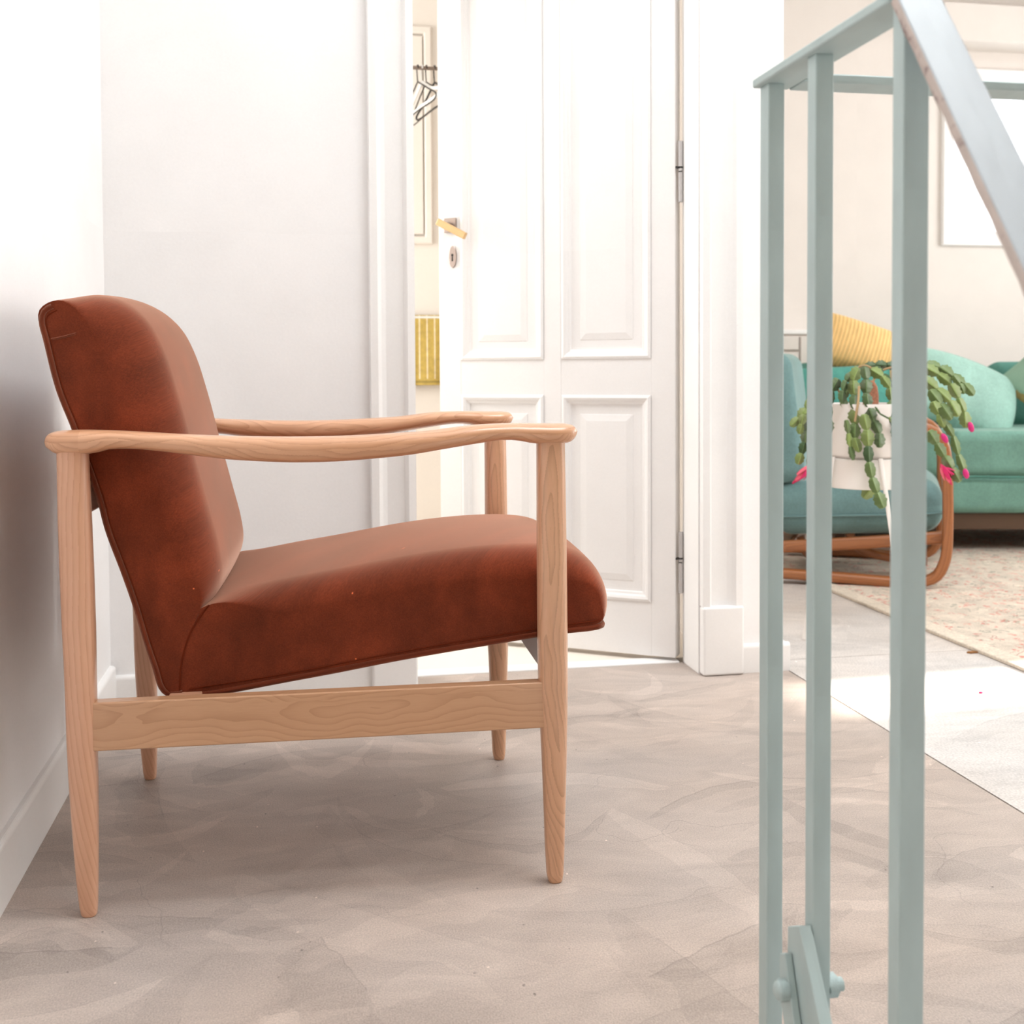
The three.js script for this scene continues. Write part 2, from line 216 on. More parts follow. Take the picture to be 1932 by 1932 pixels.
// rings of points -> closed skin with flat caps; uv u along, v around (metres)
function skin(rings, caps = true, alongOf = (i) => i) {
  const n = rings[0].length, pos = [], uv = [], idx = [];
  rings.forEach((r, i) => { let s = 0; for (let k = 0; k <= n; k++) { const p = r[k % n]; if (k) s += p.distanceTo(r[k - 1]); pos.push(p.x, p.y, p.z); uv.push(alongOf(i), s); } });
  const w = n + 1; for (let i = 0; i < rings.length - 1; i++) for (let k = 0; k < n; k++) { const a = i * w + k; idx.push(a, a + 1, a + w, a + 1, a + w + 1, a + w); }
  let g = new THREE.BufferGeometry(); g.setAttribute('position', new THREE.Float32BufferAttribute(pos, 3)); g.setAttribute('uv', new THREE.Float32BufferAttribute(uv, 2)); g.setIndex(idx); g.computeVertexNormals();
  const N = g.attributes.normal; for (let i = 0; i < rings.length; i++) { const a = i * w, b = a + n, v = V3(N.getX(a) + N.getX(b), N.getY(a) + N.getY(b), N.getZ(a) + N.getZ(b)).normalize(); N.setXYZ(a, v.x, v.y, v.z); N.setXYZ(b, v.x, v.y, v.z); }
  const parts = [g.toFlat()];
  if (caps) for (const [r, flip] of [[rings[0], true], [rings[rings.length - 1], false]]) { const c = r.reduce((a, p) => a.add(p), V3(0, 0, 0)).divideScalar(n), q = [], t = []; for (let k = 0; k < n; k++) { const a = r[k], b = r[(k + 1) % n]; for (const p of flip ? [c, b, a] : [c, a, b]) { q.push(p.x, p.y, p.z); t.push(p.x, p.z); } } const h = new THREE.BufferGeometry(); h.setAttribute('position', new THREE.Float32BufferAttribute(q, 3)); h.setAttribute('uv', new THREE.Float32BufferAttribute(t, 2)); h.computeVertexNormals(); parts.push(h); }
  return merge(parts);
}
const superPt = (a, ex) => { const c = Math.cos(a), s = Math.sin(a), p = 2 / ex; return [Math.sign(c) * Math.abs(c) ** p, Math.sign(s) * Math.abs(s) ** p]; };
// a rectangular frame or raised panel: rectangles of given inset and depth joined with mitres; last one closed
function frameSweep(x0, x1, y0, y1, prof, close = true) {
  const q = [], rect = ([i, z]) => [V3(x0 + i, y0 + i, z), V3(x1 - i, y0 + i, z), V3(x1 - i, y1 - i, z), V3(x0 + i, y1 - i, z)];
  for (let i = 0; i < prof.length - 1; i++) { const a = rect(prof[i]), b = rect(prof[i + 1]); for (let k = 0; k < 4; k++) { const l = (k + 1) % 4; q.push(a[k], a[l], b[l], a[k], b[l], b[k]); } }
  if (close) { const a = rect(prof[prof.length - 1]); q.push(a[0], a[1], a[2], a[0], a[2], a[3]); }
  const g = new THREE.BufferGeometry().setFromPoints(q); g.computeVertexNormals(); return boxUV(g);
}
// plump square cushion, corners drawn out
function pillowGeo(w, h, t, bulge = -0.07, n = 26) {
  const pos = [], uv = [], idx = []; for (const s of [1, -1]) { const base = pos.length / 3; for (let j = 0; j <= n; j++) for (let i = 0; i <= n; i++) { const u = i / n * 2 - 1, v = j / n * 2 - 1, pinch = 1 + bulge * (1 - u * u) * v * v, pv = 1 + bulge * (1 - v * v) * u * u, z = s * t / 2 * Math.pow(Math.max(0, (1 - u ** 2) * (1 - v ** 2)), 0.42); pos.push(u * w / 2 * pv, v * h / 2 * pinch, z); uv.push(u * w / 2, v * h / 2); } for (let j = 0; j < n; j++) for (let i = 0; i < n; i++) { const a = base + j * (n + 1) + i, b = a + 1, c = a + n + 1, d = c + 1; s > 0 ? idx.push(a, b, d, a, d, c) : idx.push(a, d, b, a, c, d); } }
  const g = new THREE.BufferGeometry(); g.setAttribute('position', new THREE.Float32BufferAttribute(pos, 3)); g.setAttribute('uv', new THREE.Float32BufferAttribute(uv, 2)); g.setIndex(idx); g.computeVertexNormals(); return g;
}
// an upholstered block: a closed side profile swept across z with rolled edges. mask(i) says how much each point rolls in.
function cushionGeo(profile, z0, z1, roll, mask, crown = 0, rollZ = roll) {
  const N = 180, curve = new THREE.CatmullRomCurve3(profile.map((p) => V3(p[0], p[1], 0)), true, 'centripetal'), pts = []; for (let i = 0; i < N; i++) pts.push(curve.getPointAt(i / N));
  let area = 0; pts.forEach((p, i) => { const q = pts[(i + 1) % N]; area += p.x * q.y - q.x * p.y; }); const sg = area > 0 ? 1 : -1;
  let nor = pts.map((p, i) => { const a = pts[(i + N - 1) % N], b = pts[(i + 1) % N]; return V3(sg * (b.y - a.y), -sg * (b.x - a.x), 0).normalize(); });
  for (let it = 0; it < 3; it++) nor = nor.map((n, i) => n.clone().multiplyScalar(2).add(nor[(i + 1) % N]).add(nor[(i + N - 1) % N]).normalize());
  let mk = pts.map((p) => mask(p)); for (let it = 0; it < 6; it++) mk = mk.map((m, i) => (2 * m + mk[(i + 1) % N] + mk[(i + N - 1) % N]) / 4);
  const st = [], K = 9; for (let k = 0; k <= K; k++) { const a = k / K * Math.PI / 2; st.push([z1 - rollZ * (1 - Math.cos(a)), roll * (1 - Math.sin(a)), a]); }
  const stations = []; for (const [z, ins] of st) stations.push([z, ins]); const mid = 12; for (let k = 1; k < mid; k++) stations.push([mix(z1 - rollZ, z0 + rollZ, k / mid), 0]); for (const [z, ins] of st.slice().reverse()) stations.push([z0 + (z1 - z), ins]);
  const rings = stations.map(([z, ins]) => { const t = clamp((z - z0) / (z1 - z0)), cr = crown * (1 - (2 * t - 1) ** 2); return pts.map((p, i) => V3(p.x + nor[i].x * (cr - ins) * mk[i], p.y + nor[i].y * (cr - ins) * mk[i], z)); });
  const zz = stations.map((s) => s[0]), body = skin(sg > 0 ? rings.slice().reverse() : rings, false, (i) => zz[i]);
  { const p = body.attributes.position, n = body.attributes.normal, uv = body.attributes.uv; for (let i = 0; i < p.count; i++) { const z = p.getZ(i); if (Math.abs(z - z1) < 1e-6) n.setXYZ(i, 0, 0, 1); else if (Math.abs(z - z0) < 1e-6) n.setXYZ(i, 0, 0, -1); uv.setXY(i, p.getX(i) + 0.7 * z, p.getY(i) + 0.4 * z); } }
  const out = [body]; for (const [r, front] of [[rings[0], true], [rings[rings.length - 1], false]]) {
    const c2 = r.map((p) => new THREE.Vector2(p.x, p.y)), tri = THREE.ShapeUtils.triangulateShape(c2, []), q = [], uv = [], z = r[0].z; for (const t of tri) { let [a, b, c] = t; const cr = (c2[b].x - c2[a].x) * (c2[c].y - c2[a].y) - (c2[c].x - c2[a].x) * (c2[b].y - c2[a].y); if ((cr > 0) !== front) [b, c] = [c, b]; for (const k of [a, b, c]) { q.push(c2[k].x, c2[k].y, z); uv.push(c2[k].x + 0.7 * z, c2[k].y + 0.4 * z); } }
    const h = new THREE.BufferGeometry(); h.setAttribute('position', new THREE.Float32BufferAttribute(q, 3)); h.setAttribute('uv', new THREE.Float32BufferAttribute(uv, 2)); h.computeVertexNormals(); out.push(h);
  }
  return merge(out);
}

// ------------------------------------------------------------------ the setting
const ROOM_TOP = 3.2;
// hall floor with the stairwell cut out, living-room floor in slabs, dressing-room floor
function floorPiece(x0, x1, z0, z1, y0 = -0.12, y1 = 0) { const g = bx(x0, x1, y0, y1, z0, z1); return g; }
{
  const uvFix = (g, x0, z0, sx, sz) => { const p = g.attributes.position, uv = g.attributes.uv; for (let i = 0; i < p.count; i++) uv.setXY(i, (p.getX(i) - x0) / sx, (p.getZ(i) - z0) / sz); return g; };
  const parts = [floorPiece(-0.12, 1.514, -0.11, 1.44), floorPiece(-0.12, 0.826, 1.44, 4.2)].map((g) => uvFix(g, -0.15, -0.11, 1.72, 2.5));
  struct('floor', parts, M.floor);
  const f2 = sgroup('floor');
  for (const [a, b, c, d] of [[1.518, 2.62, -2.55, -0.082], [1.518, 2.62, -0.079, 1.44], [2.623, 4.7, -2.55, -0.082], [2.623, 4.7, -0.079, 1.44], [1.6, 4.7, 1.443, 4.2]]) put('slab', uvFix(floorPiece(a, b, c, d), 1.5, -2.3, 3.3, 3.6), M.floor2, f2);
  struct('floor', floorPiece(-0.5, 1.4, -1.6, -0.155), M.closetFloor);
  struct('floor', [bx(-0.7, 4.9, -0.2, -0.121, -2.8, 1.44), bx(-0.7, 0.826, -0.2, -0.121, 1.44, 4.3), bx(1.6, 4.9, -0.2, -0.121, 1.44, 4.3)], M.gap);
  const well = sgroup('wall_stairwell');
  put('panel', bx(0.826, 0.846, -2.4, -0.12, 1.44, 4.2), M.wall, well); put('panel', bx(1.58, 1.6, -2.4, -0.12, 1.44, 4.2), M.wall, well); put('panel', bx(0.826, 1.6, -2.4, -0.12, 1.42, 1.44), M.wall, well); put('panel', bx(0.826, 1.6, -2.42, -2.4, 1.42, 4.2), M.floor2, well);
}
const hingeZ = -0.11, WT = 0.11;
struct('wall_left', bx(-0.12, 0, -0.12, ROOM_TOP, 0, 4.2), M.wall);
struct('wall_back', [bx(-0.62, 0.645, -0.12, ROOM_TOP, -WT, 0), bx(1.3, 1.505, -0.12, ROOM_TOP, -WT, 0), bx(0.645, 1.3, 2.05, ROOM_TOP, -WT, 0)], M.wall);
struct('wall_divider', bx(1.4, 1.505, -0.12, ROOM_TOP, -2.55, -WT), M.cream);
struct('wall_dressing_back', bx(-0.62, 1.4, -0.12, ROOM_TOP, -1.72, -1.6), M.closetWall);
struct('wall_dressing_left', [bx(-0.62, -0.5, -0.12, 0.6, -1.6, -WT), bx(-0.62, -0.5, 2.1, ROOM_TOP, -1.6, -WT), bx(-0.62, -0.5, 0.6, 2.1, -1.6, -1.325), bx(-0.62, -0.5, 0.6, 2.1, -0.375, -WT)], M.closetWall);
// living-room back wall with its window opening
const WZ = -2.55, WX0 = 3.435, WX1 = 4.40, WY0 = 1.30, WY1 = 2.15;
struct('wall_living_back', [bx(1.4, WX0 + 0.06, -0.12, ROOM_TOP, WZ - 0.14, WZ), bx(WX1 - 0.06, 4.82, -0.12, ROOM_TOP, WZ - 0.14, WZ), bx(WX0 + 0.06, WX1 - 0.06, -0.12, WY0 + 0.05, WZ - 0.14, WZ), bx(WX0 + 0.06, WX1 - 0.06, WY1 - 0.05, ROOM_TOP, WZ - 0.14, WZ)], M.cream);
// right wall: a wide window and, further forward, a narrow high pane that lets the strip of sun in
const SY0 = 1.34, SY1 = 2.515;
struct('wall_right', [bx(4.7, 4.82, -0.12, ROOM_TOP, WZ - 0.14, -1.725), bx(4.7, 4.82, -0.12, 0.755, -1.725, -0.375), bx(4.7, 4.82, 2.145, ROOM_TOP, -1.725, -0.375), bx(4.7, 4.82, -0.12, ROOM_TOP, -0.375, -0.14), bx(4.7, 4.82, -0.12, SY0, -0.14, 0.14), bx(4.7, 4.82, SY1, ROOM_TOP, -0.14, 0.14), bx(4.7, 4.82, -0.12, ROOM_TOP, 0.14, 0.48), bx(4.7, 4.82, -0.12, 0.33, 0.48, 1.58), bx(4.7, 4.82, 2.27, ROOM_TOP, 0.48, 1.58), bx(4.7, 4.82, -0.12, ROOM_TOP, 1.58, 4.2)], M.wall);
struct('wall_front', bx(-0.12, 4.82, -0.12, ROOM_TOP, 4.2, 4.32), S(0x9a8468, 0.9));
const SK = { x0: 0.85, x1: 2.4001, z0: 0.68, z1: 1.72 }, SK2 = { x0: 1.4, x1: 2.4, z0: 1.9, z1: 2.7 };
struct('ceiling', [bx(-0.62, SK.x0, ROOM_TOP, 3.32, -1.72, 4.32), bx(SK.x0, 1.4, ROOM_TOP, 3.32, -1.72, SK.z0), bx(1.4, SK.x1, ROOM_TOP, 3.32, WZ - 0.14, SK.z0), bx(SK.x0, SK.x1, ROOM_TOP, 3.32, SK.z1, SK2.z0), bx(SK2.x1, SK.x1, ROOM_TOP, 3.32, SK2.z0, 4.32), bx(SK.x0, SK2.x0, ROOM_TOP, 3.32, SK2.z0, 4.32), bx(SK2.x0, SK2.x1, ROOM_TOP, 3.32, SK2.z1, 4.32), bx(SK.x1, 4.82, ROOM_TOP, 3.32, WZ - 0.14, SK2.z0), bx(SK.x1, 4.82, ROOM_TOP, 3.32, SK2.z0, 4.32)], M.ceiling);
// windows
function casement(name, x0, x1, y0, y1, w, d, axisTurn, at, bars = []) {
  const g = sgroup(name); g.position.set(...at); g.rotation.y = axisTurn;
  put('window_frame', [bx(x0, x0 + w, y0, y1, -d / 2, d / 2, 0.004), bx(x1 - w, x1, y0, y1, -d / 2, d / 2, 0.004), bx(x0 + w, x1 - w, y0, y0 + w, -d / 2, d / 2, 0.004), bx(x0 + w, x1 - w, y1 - w, y1, -d / 2, d / 2, 0.004)], M.trim, g);
  for (const b of bars) put('mullion', bx(b - 0.02, b + 0.02, y0 + w, y1 - w, -d / 3, d / 3, 0.004), M.trim, g);
  put('pane', bx(x0 + w, x1 - w, y0 + w, y1 - w, -0.003, 0.003), M.glass, g); return g;
}
casement('window_1', WX0 + 0.06, WX1 - 0.06, WY0 + 0.05, WY1 - 0.05, 0.028, 0.05, 0, [0, 0, WZ - 0.05], [3.93]);
{
  const g = sgroup('trim_1');
  put('casing', frameSweep(WX0, WX1, WY0, WY1, [[0, 0], [0, 0.018], [0.006, 0.024], [0.03, 0.022], [0.038, 0.014], [0.062, 0.012], [0.066, 0.0]], false).translate(0, 0, WZ), M.trim, g);
  struct('trim_2', bx(3.35, 4.5, 2.235, 2.41, WZ, WZ + 0.16, 0.006), M.cream);
}
casement('window_2', -0.675, 0.675, 0.755, 2.145, 0.05, 0.06, Math.PI / 2, [4.79, 0, -1.05], [0]);
casement('added_window_7', -0.55, 0.55, 0.33, 2.27, 0.05, 0.06, Math.PI / 2, [4.79, 0, 1.03], [0]);  // unseen opening added for the extra light from the right
{ const ring = []; for (let i = 0; i <= 120; i++) ring.push([4.66 + 0.018 * Math.sin(i * 0.9), 0.42 + i / 120 * 1.24]);
  const q = []; for (let i = 0; i < 120; i++) { const [a, b] = ring[i], [c, d] = ring[i + 1]; q.push(V3(a, 0.1, b), V3(c, 2.4, d), V3(c, 0.1, d), V3(a, 0.1, b), V3(a, 2.4, b), V3(c, 2.4, d)); } const g = new THREE.BufferGeometry().setFromPoints(q); g.computeVertexNormals(); boxUV(g);
  tag(put('added_curtain', g, P(0xf6f2ec, 1, { transmission: 0.35, thickness: 0, side: THREE.DoubleSide })), 'unseen sheer white cloth added across the added window right of the stairwell', 'added_curtain'); }  // cloth added so that no direct sun enters by the extra window
casement('window_3', -0.14, 0.14, SY0, SY1, 0.022, 0.05, Math.PI / 2, [4.79, 0, 0.0]);
casement('window_4', -0.475, 0.475, 0.6, 2.1, 0.045, 0.06, Math.PI / 2, [-0.585, 0, -0.85], [0]);
for (const [name, k] of [['window_5', SK], ['added_window_6', SK2]]) {  // the second, over the stairs, is added for its light
  const g = sgroup(name);
  put('window_frame', [bx(k.x0 - 0.03, k.x1 + 0.03, 3.32, 3.37, k.z0 - 0.03, k.z0 + 0.02), bx(k.x0 - 0.03, k.x1 + 0.03, 3.32, 3.37, k.z1 - 0.02, k.z1 + 0.03), bx(k.x0 - 0.03, k.x0 + 0.02, 3.32, 3.37, k.z0 + 0.02, k.z1 - 0.02), bx(k.x1 - 0.02, k.x1 + 0.03, 3.32, 3.37, k.z0 + 0.02, k.z1 - 0.02)], M.trim, g);
  put('pane', bx(k.x0 + 0.02, k.x1 - 0.02, 3.335, 3.341, k.z0 + 0.02, k.z1 - 0.02), M.glass, g);
}
struct('added_sun_shade', bx(4.82, 6.9, 2.3, 2.38, -2.4, -0.36), M.outside);     // unseen slab added to keep the sun out of the wide window
struct('added_shade_wall', bx(2.75, 2.87, 3.32, 5.1, -0.6, 3.6), M.outside);      // unseen wall added beside the skylights to keep the low sun off them
// baseboards: quarter-rounded top
function skirting(name, len, h, t, at, turn) { const s = new THREE.Shape(); s.moveTo(0, 0); s.lineTo(t, 0); s.lineTo(t, h - 0.008); s.quadraticCurveTo(t - 0.001, h, t - 0.008, h); s.lineTo(0, h); const g = new THREE.ExtrudeGeometry(s, { depth: len, bevelEnabled: false, curveSegments: 5 }).toFlat(); boxUV(g); const m = struct(name, g, M.trim); m.position.set(...at); m.rotation.y = turn; return m; }
skirting('baseboard_left', 4.18, 0.09, 0.012, [0, 0, 0.012], 0);
skirting('baseboard_back', 0.548, 0.067, 0.012, [0, 0, 0], -Math.PI / 2).position.set(0.548, 0, 0);
skirting('baseboard_right', 0.118, 0.066, 0.014, [0, 0, 0], -Math.PI / 2).position.set(1.519, 0, 0);
skirting('baseboard_divider', 2.44, 0.066, 0.014, [1.505, 0, -2.44], 0);
skirting('baseboard_living', 3.19, 0.066, 0.012, [4.7, 0, WZ], -Math.PI / 2);
// door casings
function casing(name, x0, x1, mirror, plinthH) {
  const g = sgroup(name), w = x1 - x0, s = new THREE.Shape(), prof = [[0, 0], [0, 0.022], [0.016, 0.024], [0.020, 0.018], [0.024, 0.011], [0.062, 0.011], [0.072, 0.016], [0.080, 0.023], [w - 0.002, 0.022], [w, 0]];
  prof.forEach(([x, z], i) => { const X = mirror ? x1 - x : x0 + x; i ? s.lineTo(X, -z) : s.moveTo(X, -z); });
  put('architrave', extrudeY(s, plinthH, 2.12), M.trim, g);
  put('plinth_block', bx(x0 - 0.001, x1, 0.001, plinthH, 0, 0.028, 0.006, 3), M.trim, g);
  return g;
}
casing('trim_3', 1.302, 1.4, false, 0.16);
casing('trim_4', 0.548, 0.646, true, 0.16);
struct('trim_5', [bx(1.2985, 1.3015, 0.002, 2.05, -WT, -0.0, 0.001), bx(0.645, 0.648, 0, 2.05, -WT, 0)], M.trim);   // jamb linings
struct('trim_6', bx(0.548, 1.4, 2.05, 2.14, 0, 0.022, 0.004), M.trim);
struct('trim_7', bx(0.648, 1.29, -0.03, 0.004, -0.155, -0.105, 0.003), M.trim).userData.label = 'white threshold strip under the open door';
// the open panelled door
{
  const d = sgroup('door_1'); d.position.set(1.2791, 0, -0.106); d.rotation.y = Math.PI - 0.5929;                   // local x: hinge -> free edge; local -z: towards the hall
  const T = 0.042, LW = 0.63, top = 2.03, b = 0.012;
  const xs = [[0, 0.06], [0.291, 0.338], [0.568, LW]], cols = [[0.06, 0.291], [0.338, 0.568]];
  for (const [x0, x1] of xs) put('stile', bx(x0, x1, b, top, 0, T, 0.0015), M.doorPaint, d);
  for (const [x0, x1] of cols) for (const [y0, y1] of [[b, 0.142], [0.644, 0.732], [1.93, top]]) put('rail', bx(x0, x1, y0, y1, 0.0004, T - 0.0004), M.doorPaint, d);
  const prof = [[0, 0.0], [0.001, -0.0025], [0.007, -0.0045], [0.013, -0.002], [0.017, 0.002], [0.022, 0.0035], [0.024, 0.0075], [0.030, 0.008], [0.047, 0.008], [0.0485, 0.0068], [0.064, 0.0042]];
  for (const [x0, x1] of cols) for (const [y0, y1] of [[0.142, 0.644], [0.732, 1.93]]) {
    const g = frameSweep(x0, x1, y0, y1, prof); const q = g.attributes.position;
    const back = bx(x0, x1, y0, y1, 0.02, T - 0.008), front = g.clone(); const idx = front.attributes.position, nn = front.attributes.normal;
    for (let i = 0; i < idx.count; i += 3) { const t = [idx.getX(i + 1), idx.getY(i + 1), idx.getZ(i + 1)]; idx.setXYZ(i + 1, idx.getX(i + 2), idx.getY(i + 2), idx.getZ(i + 2)); idx.setXYZ(i + 2, ...t); }
    front.computeVertexNormals(); boxUV(front); put('panel', [front, back], M.doorPaint, d);
  }
  const h = new THREE.Group(); h.name = 'handle'; d.add(h);
  put('rosette', bx(0.577, 0.612, 1.062, 1.099, -0.007, 0, 0.002), M.chrome, h);
  const spindle = cyl(0.008, 0.008, 0.04, 0, 0, 0, 20); spindle.rotateX(-Math.PI / 2); spindle.translate(0.594, 1.08, 0); put('spindle', spindle, M.chrome, h);
  const lev = bx(-0.045, 0.045, -0.009, 0.009, -0.006, 0.006, 0.003, 3); lev.rotateZ(0.48); lev.translate(0.572, 1.066, -0.042); put('lever', lev, M.brass, h);
  const es = new THREE.Group(); es.name = 'escutcheon'; d.add(es);
  const ov = new THREE.Shape(); ov.absellipse(0.5885, 0.9995, 0.0095, 0.0265, 0, 2 * Math.PI); put('plate', new THREE.ExtrudeGeometry(ov, { depth: 0.002, bevelEnabled: true, bevelSize: 0.0015, bevelThickness: 0.0015, bevelSegments: 3, curveSegments: 30 }).toFlat().translate(0, 0, -0.0035), M.chrome, es);
  const kh = new THREE.Shape(); kh.absarc(0.5885, 1.004, 0.0032, 0, 2 * Math.PI); const ks = new THREE.Shape(); ks.moveTo(0.5872, 1.003); ks.lineTo(0.5898, 1.003); ks.lineTo(0.5908, 0.988); ks.lineTo(0.5862, 0.988); put('keyhole', [new THREE.ExtrudeGeometry(kh, { depth: 0.001, bevelEnabled: false }).toFlat().translate(0, 0, -0.0056), new THREE.ExtrudeGeometry(ks, { depth: 0.001, bevelEnabled: false }).toFlat().translate(0, 0, -0.0056)], M.black, es);
  for (const [y0, y1] of [[1.103, 1.246], [0.169, 0.316], [1.78, 1.9]]) {
    const hg = new THREE.Group(); hg.name = 'hinge'; d.add(hg); const m = (y0 + y1) / 2;
    put('knuckle', [cyl(0.0055, 0.0055, (y1 - y0) * 0.49, -0.0105, y0, 0.008, 16), cyl(0.0055, 0.0055, (y1 - y0) * 0.49, -0.0105, m + 0.002, 0.008, 16), cyl(0.004, 0.004, y1 - y0, -0.0105, y0, 0.008, 12)], M.hinge, hg);
    put('screw', [cyl(0.006, 0.006, 0.004, -0.0105, m + 0.008, 0.008, 12), cyl(0.003, 0.003, 0.012, 0, 0, 0, 12).rotateX(-Math.PI / 2).translate(-0.004, m + 0.010, 0.01), cyl(0.0045, 0.0045, 0.002, -0.0105, m - 0.001, 0.008, 12)], M.black, hg);
  }
}
// panelled hatch high on the dressing-room wall
{
  const g = sgroup('trim_8'); g.userData.label = 'pale framed wall hatch behind the hangers'; g.userData.kind = 'structure';
  put('frame', frameSweep(0.35, 0.87, 1.163, 1.934, [[0, 0], [0, 0.012], [0.004, 0.016], [0.022, 0.016], [0.026, 0.012], [0.0285, 0.002]], false).translate(0, 0, -1.6), M.closetWall, g);
  put('panel', bx(0.38, 0.838, 1.197, 1.899, -1.602, -1.586, 0.002), M.closetWall, g);
}

// ------------------------------------------------------------------ the armchair
{
  const th = 0.0335;                                                // the chair stands a shade off square
  const c = thing('armchair', 'low armchair in rust velvet with pale wooden frame standing by the left white wall', 'armchair', [0.1256, 0, 0.9645], -th);
  const FAR = -0.505;
  const rear = [[0.0, -0.011, 0.008], [0.012, -0.0135, 0.009], [0.09, -0.0195, 0.011], [0.216, -0.025, 0.012], [0.296, -0.026, 0.012], [0.4, -0.029, 0.012], [0.516, -0.031, 0.0095], [0.604, -0.031, 0.007]];
  const front = [[0.0, 0.6035, 0.6225], [0.012, 0.601, 0.6245], [0.09, 0.598, 0.627], [0.181, 0.595, 0.6295], [0.268, 0.591, 0.631], [0.378, 0.59, 0.631], [0.607, 0.590, 0.6285]];
  const depth = [[0, 0.010], [0.012, 0.0115], [0.12, 0.016], [0.26, 0.0195], [0.4, 0.0195], [0.6, 0.018]];
  function leg(tab, zc, dx, ex) { const ys = [0, 0.002, 0.012, 0.05, 0.09, 0.14, 0.181, 0.23, 0.27, 0.33, 0.38, 0.45, 0.52, 0.607], f = smoothTab(tab), rings = ys.map((y, i) => { let [a, b] = f(y), [d] = lerpTab(depth, y); const k = i === 0 ? 0.86 : 1; const cx = (a + b) / 2 + dx, hx = (b - a) / 2 * k; d *= k; return Array.from({ length: 32 }, (_, q) => { const [u, v] = superPt(-q / 32 * 2 * Math.PI + 0.4, ex); return V3(cx + u * hx, y, zc + v * d); }); }); const g = skin(rings, true, (i) => ys[i] / 0.62); const uv = g.attributes.uv; for (let i = 0; i < uv.count; i++) uv.setY(i, uv.getY(i) / 0.08 + 0.2); return g; }
  put('leg', leg(rear, 0, 0, 2.7), M.legStraight, c); put('leg', leg(front, 0, 0, 2.5), M.leg, c);
  put('leg', leg(rear, FAR, -0.004, 2.7), M.legStraight, c); put('leg', leg(front, FAR, -0.008, 2.5), M.leg, c);
  // arms
  const top = [[-0.045, 0.6155], [-0.043, 0.622], [-0.038, 0.6265], [-0.029, 0.629], [-0.003, 0.6302], [0.038, 0.629], [0.072, 0.627], [0.116, 0.624], [0.171, 0.621], [0.25, 0.6185], [0.325, 0.6185], [0.394, 0.621], [0.441, 0.6235], [0.488, 0.629], [0.523, 0.6315], [0.559, 0.632], [0.607, 0.631], [0.632, 0.6302], [0.641, 0.627], [0.6455, 0.620]];
  const bot = [[-0.045, 0.6145], [-0.043, 0.6085], [-0.039, 0.605], [-0.031, 0.6], [-0.02, 0.599], [0.007, 0.599], [0.02, 0.601], [0.033, 0.6045], [0.061, 0.605], [0.094, 0.602], [0.137, 0.596], [0.182, 0.59], [0.227, 0.5865], [0.272, 0.5845], [0.325, 0.5852], [0.371, 0.588], [0.417, 0.592], [0.464, 0.599], [0.511, 0.606], [0.535, 0.609], [0.559, 0.609], [0.573, 0.6065], [0.586, 0.604], [0.62, 0.604], [0.633, 0.6048], [0.641, 0.61], [0.6455, 0.619]];
  const wid = [[-0.045, 0.006], [-0.042, 0.014], [-0.034, 0.021], [-0.015, 0.0245], [0.03, 0.024], [0.1, 0.021], [0.2, 0.0215], [0.33, 0.026], [0.48, 0.027], [0.57, 0.026], [0.615, 0.0275], [0.636, 0.02], [0.643, 0.012], [0.6455, 0.005]];
  const fT = smoothTab(top), fB = smoothTab(bot), fW = smoothTab(wid);
  const xs = []; for (let i = 0; i <= 12; i++) xs.push(-0.045 + 0.03 * (i / 12) ** 2); for (let i = 1; i <= 52; i++) xs.push(mix(-0.015, 0.615, i / 52)); for (let i = 1; i <= 12; i++) xs.push(0.6455 - 0.0305 * (1 - i / 12) ** 2);
  const arm = (side) => { const rings = xs.map((x) => { const t = fT(x)[0], b = fB(x)[0], w = Math.max(0.003, fW(x)[0]), cy = (t + b) / 2, h = Math.max(0.0012, (t - b) / 2), bow = side * 0.012 * Math.sin(Math.PI * clamp(x / 0.6)); return Array.from({ length: 36 }, (_, k) => { const [u, v] = superPt(k / 36 * 2 * Math.PI, 2.45); return V3(x, cy + v * h, u * w + bow); }); }); const g = skin(rings.reverse(), true, (i) => xs[xs.length - 1 - i] / 0.72); const uv = g.attributes.uv; for (let i = 0; i < uv.count; i++) uv.setY(i, uv.getY(i) / 0.16 + (side > 0 ? 0.1 : 0.55)); return g; };
  put('armrest', arm(1), M.arm, c); put('armrest', arm(-1).translate(-0.012, 0, FAR), M.arm, c);
  // rails
  const railG = (z0, z1) => { const g = bx(-0.008, 0.602, 0.217, 0.28, z0, z1, 0.0025, 2); return swapUV(g, 1 / 0.62, 1 / 0.09); };
  put('side_rail', railG(-0.009, 0.0125), M.rail, c); put('side_rail', railG(FAR - 0.0125, FAR + 0.009), M.rail, c);
  put('rear_rail', swapUV(bx(-0.02, 0.004, 0.52, 0.585, FAR + 0.005, -0.005, 0.003), 1 / 0.62, 1 / 0.09, false), M.legStraight, c);
  put('front_rail', bx(0.598, 0.618, 0.288, 0.345, FAR + 0.008, -0.008, 0.002), M.dustCover, c).userData.label = 'pale grey front rail under the seat';
  for (const z of [-0.028, FAR + 0.006]) put('seat_block', bx(0.1, 0.142, 0.262, 0.279, z, z + 0.022, 0.002), M.legStraight, c);
  // seat and back
  const Z1 = -0.0235, Z0 = FAR + 0.0235;
